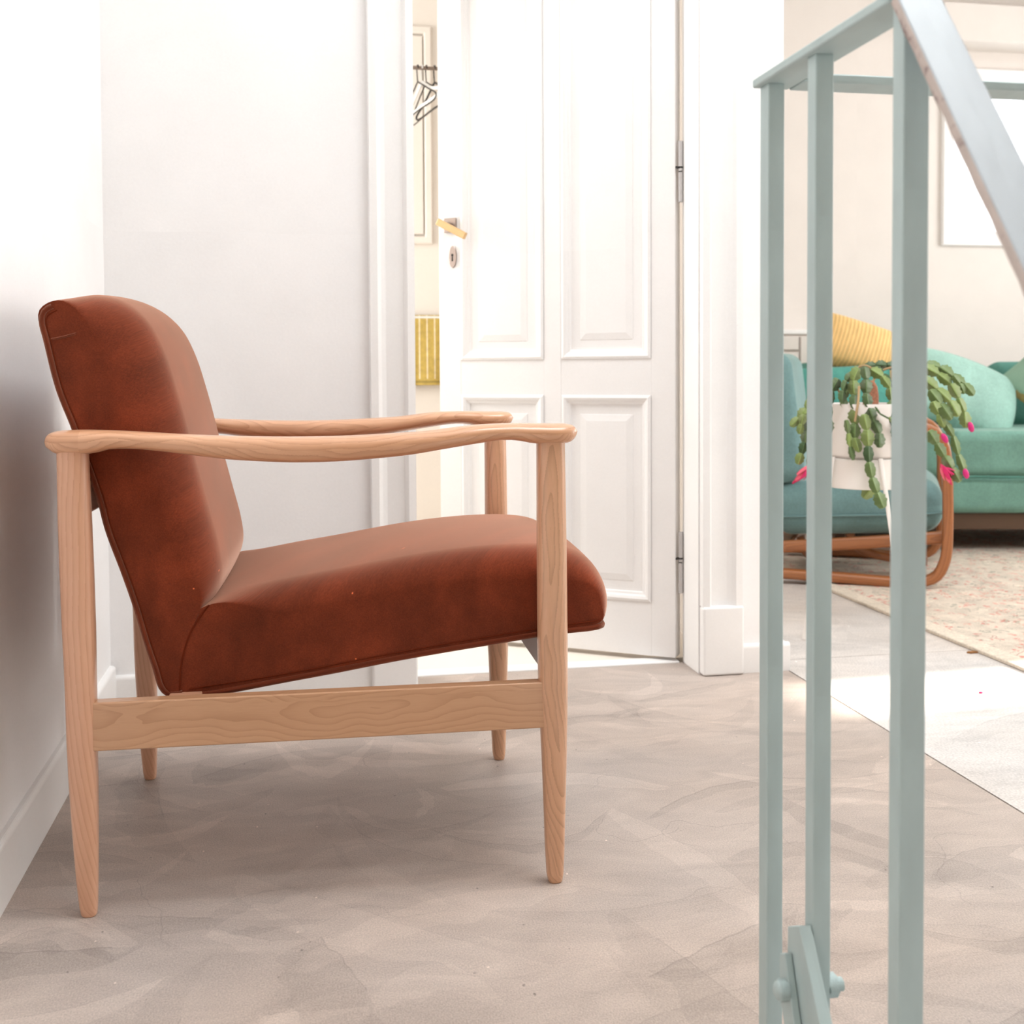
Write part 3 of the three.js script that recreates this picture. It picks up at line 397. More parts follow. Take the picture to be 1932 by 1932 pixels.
  const seatP = [[0.114, 0.278], [0.14, 0.2765], [0.253, 0.293], [0.322, 0.303], [0.392, 0.314], [0.465, 0.324], [0.538, 0.333], [0.594, 0.340], [0.639, 0.344], [0.674, 0.3465], [0.69, 0.349], [0.6985, 0.359], [0.7015, 0.376], [0.697, 0.399], [0.684, 0.4215], [0.666, 0.437], [0.643, 0.4465], [0.608, 0.4515], [0.563, 0.4525], [0.502, 0.4495], [0.44, 0.443], [0.38, 0.434], [0.32, 0.424], [0.24, 0.412], [0.185, 0.403], [0.15, 0.394], [0.13, 0.382], [0.113, 0.356], [0.107, 0.33], [0.106, 0.30]];
  const seat = put('seat', cushionGeo(seatP, Z0 + 0.001, Z1 - 0.001, 0.036, (p) => (p.y > 0.3525 && p.x > 0.13 ? smooth(0.15, 0.26, p.x) * mix(1, 0.5, smooth(0.66, 0.70, p.x)) : 0.0), 0.008, 0.06), M.velvet, c);
  const backP = [[0.112, 0.277], [0.0955, 0.2785], [0.087, 0.287], [0.079, 0.314], [0.069, 0.347], [0.055, 0.399], [0.042, 0.44], [0.022, 0.499], [0.012, 0.541], [-0.018, 0.633], [-0.036, 0.683], [-0.05, 0.745], [-0.057, 0.776], [-0.054, 0.786], [-0.04, 0.7965], [-0.018, 0.803], [0.010, 0.8035], [0.038, 0.794], [0.062, 0.773], [0.083, 0.733], [0.103, 0.668], [0.123, 0.588], [0.143, 0.513], [0.156, 0.462], [0.161, 0.425], [0.156, 0.402], [0.143, 0.382], [0.126, 0.356], [0.118, 0.33], [0.1135, 0.30]];
  const back = put('backrest', cushionGeo(backP, Z0, Z1, 0.042, (p) => { if (p.y > 0.77) return smooth(-0.035, 0.015, p.x) * mix(1.0, 1.35, smooth(0, 0.06, p.x)); const rearX = mix(0.115, -0.02, clamp((p.y - 0.28) / 0.48)); return p.x > rearX + 0.03 ? smooth(0.36, 0.46, p.y) * mix(1, 1.5, smooth(0.44, 0.68, p.y)) : 0.0; }, 0.010, 0.062), M.velvet, c);
  const rearEdge = [[0.113, 0.2775], [0.0955, 0.2775], [0.087, 0.286], [0.079, 0.313], [0.069, 0.346], [0.055, 0.398], [0.042, 0.439], [0.022, 0.498], [0.012, 0.540], [-0.018, 0.632], [-0.036, 0.682], [-0.05, 0.744], [-0.0555, 0.772], [-0.051, 0.784], [-0.042, 0.789]];
  for (const z of [Z1 - 0.0012, Z0 + 0.0012]) {
    const o = Math.sign(z + 0.2) * 0.0011; put('seam', tube(rearEdge.slice(1).map(([x, y], i, a) => [x + 0.0085, y - (i > a.length - 3 ? 0.005 : 0), z + o]), 0.0009, 5, 80), M.velvetDark, back);
    put('seam', tube([[0.125, 0.283], [0.253, 0.298], [0.392, 0.319], [0.538, 0.3385], [0.639, 0.3495], [0.684, 0.354]].map(([x, y]) => [x, y, z + o]), 0.0009, 5, 60), M.velvetDark, seat);
    put('piping', tube(rearEdge.map(([x, y]) => [x + 0.003, y, z]), 0.0042, 8, 90), M.velvet, back);
  }
  { const run = [[0.12, 0.277], [0.14, 0.2755], [0.253, 0.291], [0.322, 0.301], [0.392, 0.312], [0.465, 0.322], [0.538, 0.331], [0.594, 0.338], [0.639, 0.342], [0.67, 0.344], [0.683, 0.3462]].map(([x, y]) => [x, y - 0.001]);
    put('piping', tube([...run.map(([x, y]) => [x, y, Z1 - 0.003]), [0.688, 0.3455, Z1 - 0.012], [0.6885, 0.3455, -0.15], [0.6885, 0.3455, -0.36], [0.688, 0.3455, Z0 + 0.012], ...run.slice().reverse().map(([x, y]) => [x, y, Z0 + 0.003])], 0.0046, 8, 220), M.velvet, seat); }
  put('seam', tube([[0.1125, 0.282], [0.1145, 0.312], [0.1195, 0.335], [0.127, 0.357], [0.143, 0.383], [0.152, 0.394]].map(([x, y]) => [x, y, Z1 - 0.0006]), 0.0013, 6, 40), M.velvetDark, seat);
  put('fold', tube([[-0.044, 0.746, Z1 - 0.001], [-0.028, 0.749, Z1 + 0.0004], [-0.010, 0.754, Z1 - 0.001]], 0.0016, 6, 20), M.velvet, back);
}

// ------------------------------------------------------------------ stair railing in the foreground
{
  const g = thing('stair_railing', 'pale blue painted iron stair railing with three square posts in the right foreground', 'railing');
  const post = (x0, x1, z0, z1, y0, y1) => swapUV(bx(x0, x1, y0, y1, z0, z1, 0.0016, 2), 2.4, 2.4);
  put('post', post(0.838, 0.8545, 1.4565, 1.4765, -0.12, 0.972), M.railPaint, g);
  put('post', post(0.838, 0.855, 1.5605, 1.577, -0.25, 0.972), M.railPaint, g);
  put('post', post(0.838, 0.859, 1.706, 1.7225, -0.45, 0.9695), M.railPaint, g);
  put('top_bar', swapUV(bx(0.8315, 0.868, 0.9715, 0.98, 1.4525, 1.712, 0.0022, 2), 2.4, 2.4), M.railPaint, g);
  put('top_bar', swapUV(bx(0.868, 1.62, 0.9705, 0.979, 1.4545, 1.491, 0.0022, 2), 2.4, 2.4), M.railPaint, g);
  put('post', post(1.584, 1.601, 1.4565, 1.4765, -0.12, 0.972), M.railPaint, g);
  // sloping handrail: a flat bar whose rough left edge shows worn primer
  const a = Math.atan2(0.1936, 0.1388), L = 1.2, hr = bx(-0.0185, 0.0185, -0.0065, 0, 0, L, 0.002, 2); swapUV(hr, 2.4, 2.4);
  const place = (gg) => { gg.rotateX(a); gg.translate(0.8505, 0.9735, 1.722); return gg; };
  put('handrail', place(hr), M.railTop, g);
  const ed = []; for (let i = 0; i <= 200; i++) { const z = i / 200 * L, w = 0.0006 + 0.0022 * noise(i / 3.7, 2, 31); ed.push([V3(-0.0178, -0.0006, z), V3(-0.0181 - w * 0.5, -0.0012, z), V3(-0.0181 - w, -0.0035, z), V3(-0.018 - w * 0.8, -0.0066 - w * 0.4, z), V3(-0.0168, -0.0072, z)]); }
  put('rail_edge', place(swapUV(skin(ed.slice().reverse(), true, (i) => (200 - i) / 200 * L), 3, 3)), M.railWorn, g).userData.label = 'chipped left edge of the handrail with primer showing';
  // lower rail bolted to the middle post
  const s = new THREE.Shape(); s.moveTo(-1.553, 0.2017); s.lineTo(-1.5755, 0.2127); s.lineTo(-1.617, 0.149); s.lineTo(-1.90, -0.29); s.lineTo(-1.86, -0.38); s.lineTo(-1.56, 0.09); s.lineTo(-1.553, 0.108);
  const lower = new THREE.ExtrudeGeometry(s, { depth: 0.0095, bevelEnabled: true, bevelSize: 0.001, bevelThickness: 0.001, bevelSegments: 2 }).toFlat(); lower.rotateY(Math.PI / 2); lower.translate(0.8265, 0, 0); boxUV(lower);
  put('lower_rail', swapUV(lower, 2.4, 2.4), M.railPaint, g);
  const br = new THREE.Shape(); br.moveTo(-1.553, 0.178); br.lineTo(-1.562, 0.182); br.lineTo(-1.60, 0.085); br.lineTo(-1.585, 0.07); br.lineTo(-1.553, 0.14);
  const bracket = new THREE.ExtrudeGeometry(br, { depth: 0.005, bevelEnabled: true, bevelSize: 0.001, bevelThickness: 0.001, bevelSegments: 2 }).toFlat(); bracket.rotateY(Math.PI / 2); bracket.translate(0.819, 0, 0); boxUV(bracket); put('bracket', bracket, M.railPaint, g);
  const head = (x, r, h, n) => new THREE.CylinderGeometry(r, r, h, n).toFlat().rotateZ(Math.PI / 2).translate(x, 0.154, 1.568);
  put('bolt', [head(0.8145, 0.0095, 0.007, 6), head(0.83, 0.004, 0.04, 12), new THREE.SphereGeometry(0.0085, 16, 10).toFlat().scale(0.6, 1, 1).translate(0.811, 0.154, 1.568)], M.railPaint, g);
  put('nut', [head(0.8595, 0.0105, 0.009, 6), head(0.866, 0.006, 0.008, 12)], M.railPaint, g);
}

// ------------------------------------------------------------------ living room: rug, sofa, pillows
{
  const t = thing('rug', 'cream floral rug with faded red pattern and plain border in the living room', 'rug', [2.04, 0, -2.15], 0);
  const W = 1.9, L = 2.75, B = 0.055, y = 0.008;
  put('field', swapUV(bx(B, W - B, 0.001, y, B, L - B, 0.001), 1.0, 1.0), M.rug, t);
  put('border', [bx(0, B, 0.0005, y + 0.002, 0, L, 0.003), bx(W - B, W, 0.0005, y + 0.002, 0, L, 0.003), bx(B, W - B, 0.0005, y + 0.002, 0, B, 0.003), bx(B, W - B, 0.0005, y + 0.002, L - B, L, 0.003)], M.rugBorder, t);
}
const SA = 13 * Math.PI / 180, sofaAt = (s, y, w) => [2.965 + s * Math.cos(SA) - w * Math.sin(SA), y, -1.435 + s * Math.sin(SA) + w * Math.cos(SA)];
{
  const t = thing('sofa', 'sea green upholstered sofa on a dark wooden frame against the cream wall', 'sofa', [2.965, 0, -1.435], -SA);
  const x0 = -0.62, x1 = 1.15;
  put('frame', [bx(x0 + 0.02, x1 - 0.02, 0.092, 0.155, -0.02, 0.0, 0.004), bx(x0 + 0.02, x1 - 0.02, 0.092, 0.155, -0.72, -0.70, 0.004), bx(x0 + 0.02, x0 + 0.05, 0.092, 0.155, -0.70, -0.02), bx(x1 - 0.05, x1 - 0.02, 0.092, 0.155, -0.70, -0.02), bx(x0 + 0.05, x1 - 0.05, 0.13, 0.15, -0.7, -0.02)], M.darkWood, t);
  for (const x of [x0 + 0.06, x1 - 0.1]) for (const z of [-0.68, -0.08]) put('leg', bx(x, x + 0.04, 0.009, 0.092, z, z + 0.04, 0.004), M.darkWood, t);
  put('base_cushion', bx(x0, x1, 0.156, 0.298, -0.72, 0.038, 0.035, 4), M.sofa, t);
  for (const [a, b] of [[x0, -0.155], [-0.15, x1]]) put('seat_cushion', bx(a, b, 0.296, 0.470, -0.72, 0.05, 0.04, 5), M.sofa, t);
  for (const [a, b] of [[x0, 0.2], [0.205, x1]]) { const k = put('back_cushion', bx(a, b, 0, 0.3, -0.16, 0, 0.06, 5), M.sofaDark, t); k.position.set(0, 0.455, -0.47); k.rotation.x = -0.22; }
  put('piping', tube([[-0.15, 0.30, 0.052], [0.3, 0.295, 0.054], [x1 - 0.02, 0.298, 0.052]], 0.005, 6, 30), M.sofaDark, t);
}
const pillow = (name, label, w, h, th, mat, at, rx, ry, rz, bulge) => { const m = put(name, pillowGeo(w, h, th, bulge), mat); m.position.set(...at); m.rotation.order = 'YXZ'; m.rotation.set(rx, -SA + ry, rz); tag(m, label, 'pillow'); return m; };
pillow('pillow', 'plain pale turquoise velvet pillow tilted on its corner behind the flowering cactus', 0.43, 0.29, 0.17, M.tealPillow, sofaAt(-0.005, 0.605, -0.29), -0.45, 0.2, -0.40, 0.12);
pillow('pillow', 'mustard yellow ribbed corduroy pillow leaning above the potted cactus', 0.36, 0.25, 0.16, M.corduroy, sofaAt(-0.375, 0.795, -0.42), -0.5, 0.1, -0.38);
pillow('pillow', 'green floral pillow with pink roses at the edge of the photo', 0.44, 0.44, 0.14, M.floral, sofaAt(0.46, 0.655, -0.30), -0.35, -0.2, 0.80);
pillow('pillow', 'plain deeper teal pillow mostly hidden by the potted cactus', 0.42, 0.30, 0.14, M.deepTeal, sofaAt(-0.47, 0.585, -0.28), -0.4, 0, 0.05);

// lounge chair with bent wooden side frames
{
  const t = thing('lounge_chair', 'blue grey cushioned lounge chair with bent brown wooden side frames behind the stair railing', 'armchair', [2.374, 0, -0.797], 2.6302);
  const flat = (pts, wid, th, z, closed) => { const cv = new THREE.CatmullRomCurve3(pts.map(([a, y]) => V3(a, y, z)), false, 'centripetal'), n = 70, rings = []; for (let i = 0; i <= n; i++) { const p = cv.getPointAt(i / n), d = cv.getTangentAt(i / n), nx = V3(-d.y, d.x, 0); rings.push(Array.from({ length: 16 }, (_, k) => { const [u, v] = superPt(k / 16 * 2 * Math.PI, 3.4); return p.clone().addScaledVector(nx, u * th / 2).add(V3(0, 0, v * wid / 2)); })); } const len = cv.getLength(), g = skin(rings.reverse(), true, (i) => (n - i) / n * len / 0.5); const uv = g.attributes.uv; for (let i = 0; i < uv.count; i++) uv.setY(i, uv.getY(i) / 0.06); return g; };
  const side = [[0.52, 0.033], [0.30, 0.028], [0.06, 0.026], [0.0, 0.045], [-0.028, 0.10], [-0.035, 0.2], [-0.034, 0.32], [-0.03, 0.42], [-0.016, 0.478], [0.02, 0.512], [0.08, 0.518], [0.2, 0.5], [0.32, 0.47]];
  for (const z of [0.0, 0.56]) { put('side_frame', flat(side, 0.05, 0.034, z), M.bent, t); put('seat_rail', flat([[-0.03, 0.166], [0.2, 0.14], [0.56, 0.105]], 0.03, 0.042, z === 0 ? -0.0 + 0.05 : 0.51), M.bent, t); }
  put('rear_leg', flat([[0.02, 0.052], [0.15, 0.06], [0.215, 0.075], [0.255, 0.1], [0.275, 0.14]], 0.04, 0.03, 0.27), M.bent, t); put('rear_leg', flat([[0.40, 0.045], [0.425, 0.07], [0.44, 0.12]], 0.04, 0.026, 0.27), M.bent, t);
  put('cross_bar', bx(0.10, 0.14, 0.13, 0.15, 0.06, 0.50, 0.004), M.bent, t); put('cross_bar', bx(0.46, 0.5, 0.1, 0.125, 0.06, 0.50, 0.004), M.bent, t);
  const sc = put('seat_cushion', bx(-0.02, 0.53, -0.09, 0.09, 0.02, 0.54, 0.075, 6), M.loungeFabric, t); sc.position.set(-0.005, 0.266, 0); sc.rotation.z = -0.055;
  put('piping', tube([[-0.022, -0.022, 0.1], [-0.015, -0.022, 0.04], [0.06, -0.022, 0.018], [0.3, -0.022, 0.016], [0.52, -0.022, 0.018]], 0.0035, 6, 50), M.loungeFabric, sc);
  const bc = put('back_cushion', bx(-0.07, 0.07, 0.0, 0.44, 0.02, 0.54, 0.055, 6), M.loungeFabric, t); bc.position.set(0.475, 0.325, 0); bc.rotation.z = -0.12;
}
// low white cabinet by the far wall
{
  const t = thing('cabinet', 'low pale cabinet with panelled door standing by the far cream wall', 'cabinet', [2.3, 0, -2.545]);
  put('carcass', bx(0, 0.44, 0.0, 0.865, 0, 0.24, 0.004), M.cream, t);
  put('top', bx(-0.01, 0.45, 0.865, 0.885, 0, 0.255, 0.004), M.trim, t);
  const d = put('door', [bx(0.02, 0.29, 0.04, 0.785, 0.24, 0.258, 0.003), bx(0.02, 0.29, 0.795, 0.855, 0.24, 0.258, 0.003), bx(0.30, 0.42, 0.04, 0.855, 0.24, 0.258, 0.003)], M.cream, t);
}

// ------------------------------------------------------------------ plant stand, pot and cactus
const PA = [1.8355, -0.3085], PR = [0.98342, 0.18133], PF = [0.18133, -0.98342];   // stand's place; across and away from the hall
const plantAt = (a, y, d) => [PA[0] + a * PR[0] + d * PF[0], y, PA[1] + a * PR[1] + d * PF[1]];
const potC = plantAt(0.038, 0, 0), PTURN = -Math.atan2(0.18133, 0.98342);
{
  const t = thing('plant_stand', 'white plant stand with round band and thin splayed legs holding the cactus pot', 'plant stand', [potC[0], 0, potC[2]], PTURN);
  put('band', [new THREE.LatheGeometry([[0.094, 0.393], [0.099, 0.393], [0.0995, 0.396], [0.0995, 0.468], [0.099, 0.471], [0.094, 0.471], [0.094, 0.393]].map((p) => new THREE.Vector2(...p)), 64).toFlat(), cyl(0.094, 0.094, 0.006, 0, 0.394, 0, 48)], M.standWhite, t);
  for (const [ang, sp] of [[1.52, 0.06], [2.75, 0.09], [-0.55, 0.08]]) {
    const c = Math.cos(ang), s = Math.sin(ang), r0 = 0.1055, rings = [0, 0.5, 1].map((k) => { const y = mix(0.475, 0.003, k), r = r0 + sp * k, w = mix(0.0055, 0.0085, k), tan = V3(-s, 0, c), rad = V3(c, 0, s), p = V3(c * r, y, s * r); if (ang === 1.52) p.addScaledVector(tan, -0.052 * k); return Array.from({ length: 10 }, (_, q) => { const [u, v] = superPt(q / 10 * 2 * Math.PI, 2.6); return p.clone().addScaledVector(tan, u * w).addScaledVector(rad, v * 0.004); }); });
    put('leg', skin(rings, true), M.standWhite, t);
  }
}
{
  const t = thing('potted_cactus', 'flowering christmas cactus with magenta blooms hanging from a white pot', 'potted plant', [potC[0], 0.4, potC[2]], PTURN);
  put('pot', new THREE.LatheGeometry([[0, 0.002], [0.078, 0.002], [0.086, 0.02], [0.0915, 0.06], [0.0925, 0.076], [0.099, 0.080], [0.1, 0.2], [0.101, 0.213], [0.097, 0.214], [0.095, 0.2], [0.095, 0.17]].map((p) => new THREE.Vector2(...p)), 64).toFlat(), M.pot, t);
  put('soil', cyl(0.094, 0.094, 0.03, 0, 0.15, 0, 40), M.soil, t);
  put('fibre_stake', new THREE.LatheGeometry([[0.02, 0.15], [0.02, 0.235], [0.0165, 0.258], [0.009, 0.272], [0, 0.275]].map((p) => new THREE.Vector2(...p)), 20).toFlat().translate(0.006, 0, 0.02), M.fibre, t);
  // one flat toothed joint of the cactus, a few variants
  const joint = (len, wd, v) => { const out = []; for (let k = 0; k < 22; k++) { const f = k / 22, a = f * 2 * Math.PI, y = (1 - Math.cos(a)) / 2, side = Math.sin(a) >= 0 ? 1 : -1, env = Math.pow(Math.sin(Math.PI * clamp(y * 0.9 + 0.07)), 0.55), tooth = 1 + 0.13 * Math.sin(y * 20 + v); out.push([side * wd / 2 * env * tooth * (k % 11 === 0 ? 0.25 : 1), y * len]); } const q = [], mid = (y, z) => V3(0, y, z); for (const z of [0.0022, -0.0022]) for (let k = 0; k < 22; k++) { const a = out[k], b = out[(k + 1) % 22], A = V3(a[0], a[1], 0), Bp = V3(b[0], b[1], 0), Ma = mid(clamp(a[1], len * 0.04, len * 0.96), z), Mb = mid(clamp(b[1], len * 0.04, len * 0.96), z); const push = (p1, p2, p3) => z > 0 ? q.push(p1, p2, p3) : q.push(p1, p3, p2); push(A, Bp, Mb); push(A, Mb, Ma); } let g = new THREE.BufferGeometry().setFromPoints(q); g = mergeVertices(g, 1e-5); g.computeVertexNormals(); return g.toFlat(); };
  const joints = [0, 1, 2, 3].map((v) => joint(1, [0.74, 0.84, 0.7, 0.46][v], v * 2.1));
  seed = 424;
  const petal = (() => { const g = new THREE.SphereGeometry(1, 10, 8).toFlat(); g.scale(0.24, 1, 0.06).translate(0, 0.9, 0); const p = g.attributes.position; for (let i = 0; i < p.count; i++) { const y = p.getY(i); p.setZ(i, p.getZ(i) + 0.16 * y * y); } g.computeVertexNormals(); return g; })();
  function branch(path, d, sz = 0.034, o = {}) {                      // path in (across, height) from the middle of the stand; d is towards the hall
    const b = new THREE.Group(); b.name = 'branch'; t.add(b); sz *= 1.1;
    const dd = (k) => Array.isArray(d) ? mix(d[0], d[1], k) : d;
    const cv = new THREE.CatmullRomCurve3(path.map(([a, y], i) => V3(a - 0.038, y - 0.4, dd(i / (path.length - 1)))), false, 'centripetal'), L = cv.getLength(), n = Math.max(1, Math.round(L / (sz * 0.93)));
    for (let i = 0; i < n; i++) { const p = cv.getPointAt(i / n), q = cv.getPointAt((i + 1) / n), dir = q.clone().sub(p), len = dir.length() * 1.06, y = dir.normalize(), tw = rr(-0.35, 0.35) + (o.twist || 0), z0 = V3(Math.sin(tw), 0, Math.cos(tw)), x = y.clone().cross(z0).normalize(), z = x.clone().cross(y); const m = put('leaf', joints[o.thin ? 3 : Math.floor(rnd() * 3)], M.leaves[o.col ?? Math.floor(rnd() * 3.4) % 4], b); m.matrix.makeBasis(x.multiplyScalar(len), y.clone().multiplyScalar(len), z.multiplyScalar(1)).setPosition(p); m.matrix.decompose(m.position, m.quaternion, m.scale); }
    return b;
  }
  const stem = (pts) => put('stem', tube(pts.map(([a, y, d]) => [a - 0.038, y - 0.4, d]), 0.0032, 6, 24), M.stemWood, t);
  const F = 0.105;                                                  // just in front of the pot
  branch([[0.015, 0.712], [0.015, 0.691], [0.013, 0.657], [0.013, 0.617], [0.024, 0.576], [0.037, 0.541], [0.034, 0.506]], [0.06, F + 0.02], 0.036, { col: 1 });
  branch([[0.002, 0.709], [-0.016, 0.669], [-0.013, 0.625], [-0.018, 0.593], [-0.019, 0.561], [-0.023, 0.525], [-0.015, 0.494]], [0.05, F + 0.01], 0.036);
  branch([[-0.004, 0.59], [0.006, 0.535], [0.006, 0.492], [0.009, 0.448], [0.024, 0.397], [0.041, 0.353]], [F + 0.01, F + 0.03], 0.04);
  branch([[0.033, 0.704], [0.057, 0.688], [0.074, 0.663], [0.08, 0.625], [0.077, 0.59], [0.083, 0.557], [0.083, 0.525]], [0.05, F + 0.005], 0.036);
  branch([[0.04, 0.711], [0.067, 0.715], [0.098, 0.715], [0.13, 0.712]], [-0.02, -0.03], 0.03, { col: 3 }); branch([[0.06, 0.711], [0.074, 0.692], [0.094, 0.674], [0.11, 0.65]], [0.0, 0.03], 0.03, { col: 3 });
  branch([[-0.01, 0.693], [-0.03, 0.677], [-0.042, 0.655], [-0.05, 0.62]], [0.04, 0.08], 0.034, { col: 1 });
  branch([[0.0, 0.66], [-0.02, 0.652], [-0.034, 0.632], [-0.038, 0.605]], [0.02, 0.06], 0.03, { col: 0 });
  branch([[0.025, 0.608], [0.038, 0.59], [0.058, 0.579], [0.08, 0.571]], [F + 0.01, F + 0.012], 0.024, { twist: 1.1 });
  branch([[-0.045, 0.575], [-0.04, 0.545], [-0.036, 0.515], [-0.027, 0.473]], [F, F], 0.04, { thin: true });
  stem([[0.0, 0.56, 0.02], [0.0, 0.66, 0.03], [-0.004, 0.70, 0.04], [0.015, 0.714, 0.055], [0.035, 0.708, 0.05]]); stem([[-0.02, 0.57, F - 0.01], [-0.012, 0.62, F - 0.01], [-0.005, 0.66, 0.08]]); stem([[0.02, 0.57, 0.0], [0.05, 0.66, 0.0], [0.08, 0.70, 0.0], [0.17, 0.715, 0.01]]); stem([[0.0, 0.57, 0], [-0.05, 0.66, 0.02], [-0.09, 0.665, 0.04], [-0.125, 0.622, 0.05]]);
  branch([[-0.07, 0.672], [-0.10, 0.65], [-0.122, 0.62], [-0.138, 0.594], [-0.155, 0.575], [-0.176, 0.558]], [0.03, 0.06], 0.03, { col: 2 }); branch([[-0.12, 0.60], [-0.138, 0.594], [-0.15, 0.56], [-0.155, 0.538]], [0.06, 0.065], 0.028, { col: 2 });
  branch([[-0.11, 0.63], [-0.125, 0.581], [-0.132, 0.55], [-0.14, 0.515], [-0.148, 0.49], [-0.16, 0.46]], [0.04, 0.07], 0.031); branch([[-0.101, 0.58], [-0.112, 0.53], [-0.119, 0.498], [-0.124, 0.45]], [0.05, 0.06], 0.031, { col: 0 });
  branch([[0.15, 0.712], [0.179, 0.718], [0.217, 0.71], [0.248, 0.688], [0.279, 0.666], [0.302, 0.636]], [0.02, 0.05], 0.036, { col: 0 });
  branch([[0.18, 0.71], [0.205, 0.695], [0.237, 0.673], [0.258, 0.635], [0.274, 0.593], [0.275, 0.553]], [0.03, 0.07], 0.04, { col: 2 }); branch([[0.248, 0.688], [0.266, 0.665], [0.278, 0.64]], [0.05, 0.05], 0.034, { col: 0 });
  branch([[0.17, 0.68], [0.187, 0.664], [0.208, 0.645], [0.228, 0.624], [0.249, 0.583]], [0.05, 0.085], 0.038, { col: 2 }); branch([[0.18, 0.65], [0.194, 0.63], [0.212, 0.603], [0.228, 0.575]], [0.07, 0.09], 0.036, { col: 0 }); branch([[0.185, 0.62], [0.198, 0.59], [0.21, 0.555]], [0.08, 0.09], 0.034, { col: 2 });
  branch([[0.212, 0.572], [0.234, 0.538], [0.25, 0.48], [0.265, 0.438]], [0.08, 0.09], 0.05, { thin: true, col: 0 }); branch([[0.175, 0.545], [0.19, 0.52], [0.206, 0.492], [0.227, 0.458], [0.252, 0.414]], [0.08, 0.09], 0.036, { col: 0 });
  branch([[0.10, 0.42], [0.093, 0.397], [0.086, 0.377], [0.064, 0.352]], [-0.10, -0.10], 0.036, { col: 2 });
  branch([[0.08, 0.62], [0.10, 0.58], [0.12, 0.52], [0.125, 0.47]], [0.08, F + 0.02], 0.036); branch([[0.11, 0.69], [0.14, 0.66], [0.15, 0.62], [0.155, 0.57]], [0.05, 0.09], 0.036, { col: 1 }); branch([[-0.05, 0.68], [-0.075, 0.64], [-0.085, 0.59], [-0.09, 0.54]], [0.05, 0.09], 0.036, { col: 1 });
  function flower(a, y, d, s, tilt, n) { const f = new THREE.Group(); f.name = 'flower'; t.add(f); f.position.set(a - 0.038, y - 0.4, d); f.rotation.set(0.3, 0, tilt); for (let k = 0; k < n; k++) { const m = put('petal', petal, k % 5 === 4 ? M.petalPale : M.petal, f); const lay = Math.floor(k / 5); m.scale.setScalar(s * (1 - lay * 0.12)); m.position.y = -lay * s * 0.7; m.rotation.set(0, k / 5 * 2 * Math.PI + lay * 0.6, 0); m.rotateX(Math.PI - 0.55 + lay * 0.15); } }
  flower(-0.122, 0.458, 0.075, 0.025, -0.75, 15); flower(-0.112, 0.452, 0.08, 0.021, -0.3, 10); flower(0.200, 0.458, 0.10, 0.023, 0.55, 15); flower(0.204, 0.45, 0.095, 0.018, 1.1, 5);
  const bud = (a, y, d, r) => { const g = new THREE.SphereGeometry(1, 12, 10).toFlat().scale(0.55, 1, 0.55); const m = put('bud', g, M.bud, t); m.scale.setScalar(0.014); m.position.set(a - 0.038, y - 0.4, d); m.rotation.z = r; };
  bud(0.288, 0.553, 0.07, 0.3); bud(0.209, 0.526, 0.10, 0.5); bud(0.268, 0.434, 0.09, 0.3);
}
// scraps on the floor
tag(put('petal', new THREE.SphereGeometry(1, 12, 8).toFlat().scale(0.005, 0.0018, 0.004).translate(1.843, 0.0018, 0.273), M.petal), 'tiny fallen red petal lying on the pale floor near the rug', 'petal');
{ const pts = [[-0.012, 0], [-0.006, 0.004], [0.002, 0.003], [0.006, 0.007], [0.011, 0.002], [0.014, -0.004], [0.005, -0.003], [-0.004, -0.006]], s = new THREE.Shape(pts.map((p) => new THREE.Vector2(...p))); const g = new THREE.ExtrudeGeometry(s, { depth: 0.0025, bevelEnabled: true, bevelSize: 0.001, bevelThickness: 0.001 }).toFlat(); g.rotateX(-Math.PI / 2); g.translate(2.026, 0.0012, -0.05); tag(put('dry_leaf', g, S(0x9a6a3c, 0.9)), 'curled dry brown leaf lying at the edge of the rug', 'leaf'); }

// ------------------------------------------------------------------ dressing room: hanging rod, hangers, towel
{
  const rod = cyl(0.0058, 0.0058, 1.0, 0, 0, 0, 20).rotateZ(-Math.PI / 2).translate(0.4, 1.6565, -1.1);
  const t = thing('clothes_rod', 'thin metal clothes rod seen through the gap of the open door', 'rod', [0, 0, 0]);
  put('bar', rod, M.rodSteel, t); put('bracket', [bx(1.392, 1.4, 1.63, 1.69, -1.13, -1.07), bx(0.392, 0.4, 1.63, ROOM_TOP, -1.115, -1.085, 0.002)], M.steelDark, t);
}
function hanger(x, turn, mat, label, wideR, drop) {
  const t = thing('hanger', label, 'hanger', [x, 1.6565, -1.1], turn, 'hangers on the dressing room rod');
  const pts = []; for (let a = -0.4; a <= Math.PI * 1.05; a += 0.3) pts.push([0, 0.0085 * Math.sin(a) + 0.0, 0.0085 * Math.cos(a)]);
  pts.push([0, -0.02, -0.006], [0, -0.045, 0]);
  put('hook', tube(pts, 0.002, 7, 40), mat, t);
  put('shoulders', tube([[0, -0.045, 0], [0, -0.056, 0.03], [0, -0.085, 0.10], [0, -drop, 0.19], [0, -drop - 0.008, 0.18], [0, -drop - 0.008, 0], [0, -drop - 0.008, -0.18], [0, -drop, -0.19], [0, -0.085, -0.10], [0, -0.056, -0.03]], wideR, 7, 110, true), mat, t);
}
hanger(0.771, 0.19, M.black, 'dark wire hanger at the left end of the visible rod', 0.0024, 0.125);
hanger(0.784, 0.18, M.whitePlastic, 'thick white plastic hanger among the dark hangers', 0.0055, 0.11);
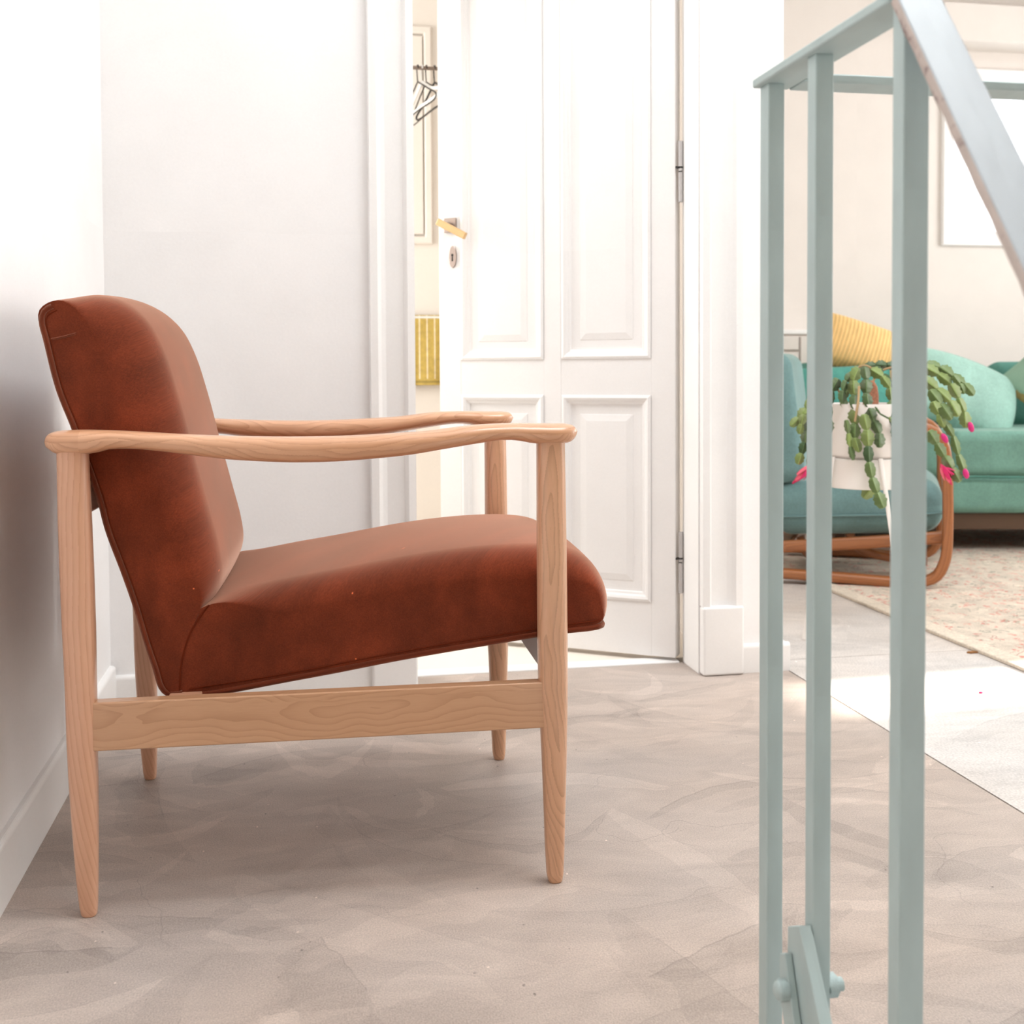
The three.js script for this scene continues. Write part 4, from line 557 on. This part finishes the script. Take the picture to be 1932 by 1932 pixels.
hanger(0.798, 0.17, M.steelDark, 'slim dark hanger just right of the white hanger', 0.0022, 0.135);
hanger(0.824, 0.21, M.black, 'black hanger nearest the edge of the open door', 0.0034, 0.115);
{
  const n = 40, rows = 30, pos = [], uv = [], idx = []; const W = 0.42, H = 0.251;
  for (const s of [1, -1]) { const b = pos.length / 3; for (let j = 0; j <= rows; j++) for (let i = 0; i <= n; i++) { const u = i / n, v = j / rows, x = (u - 0.5) * W, y = -v * H, z = 0.004 * Math.sin(u * 31 + v * 1.4) * v + 0.002 * Math.sin(u * 60) * v + s * 0.004 + (v < 0.06 ? -0.01 * (1 - v / 0.06) : 0); pos.push(x, y, z); uv.push(u * W / 0.24, 1 - v); } for (let j = 0; j < rows; j++) for (let i = 0; i < n; i++) { const a = b + j * (n + 1) + i, q = a + n + 1; s > 0 ? idx.push(a, q, a + 1, a + 1, q, q + 1) : idx.push(a, a + 1, q, a + 1, q + 1, q); } }
  const g = new THREE.BufferGeometry(); g.setAttribute('position', new THREE.Float32BufferAttribute(pos, 3)); g.setAttribute('uv', new THREE.Float32BufferAttribute(uv, 2)); g.setIndex(idx); g.computeVertexNormals();
  const m = tag(put('towel', g, M.towel), 'mustard towel with thin cream stripes hanging on the wall beyond the door gap', 'towel'); m.position.set(0.72, 0.908, -1.572);
  const t = thing('towel_bar', 'towel bar on the dressing room wall behind the mustard towel', 'towel bar', [0, 0, 0]);
  put('bar', cyl(0.005, 0.005, 0.52, 0, 0, 0, 16).rotateZ(-Math.PI / 2).translate(0.46, 0.899, -1.574), M.whitePlastic, t); put('bracket', [bx(0.455, 0.465, 0.89, 0.908, -1.6, -1.568), bx(0.975, 0.985, 0.89, 0.908, -1.6, -1.568)], M.whitePlastic, t);
}

// ------------------------------------------------------------------ renderer
const renderer = new THREE.WebGLRenderer({ antialias: true });
renderer.setSize(FRAME, FRAME); renderer.shadowMap.enabled = true;
renderer.toneMapping = THREE.LinearToneMapping; renderer.toneMappingExposure = EXPOSURE;
renderer.render(scene, camera);
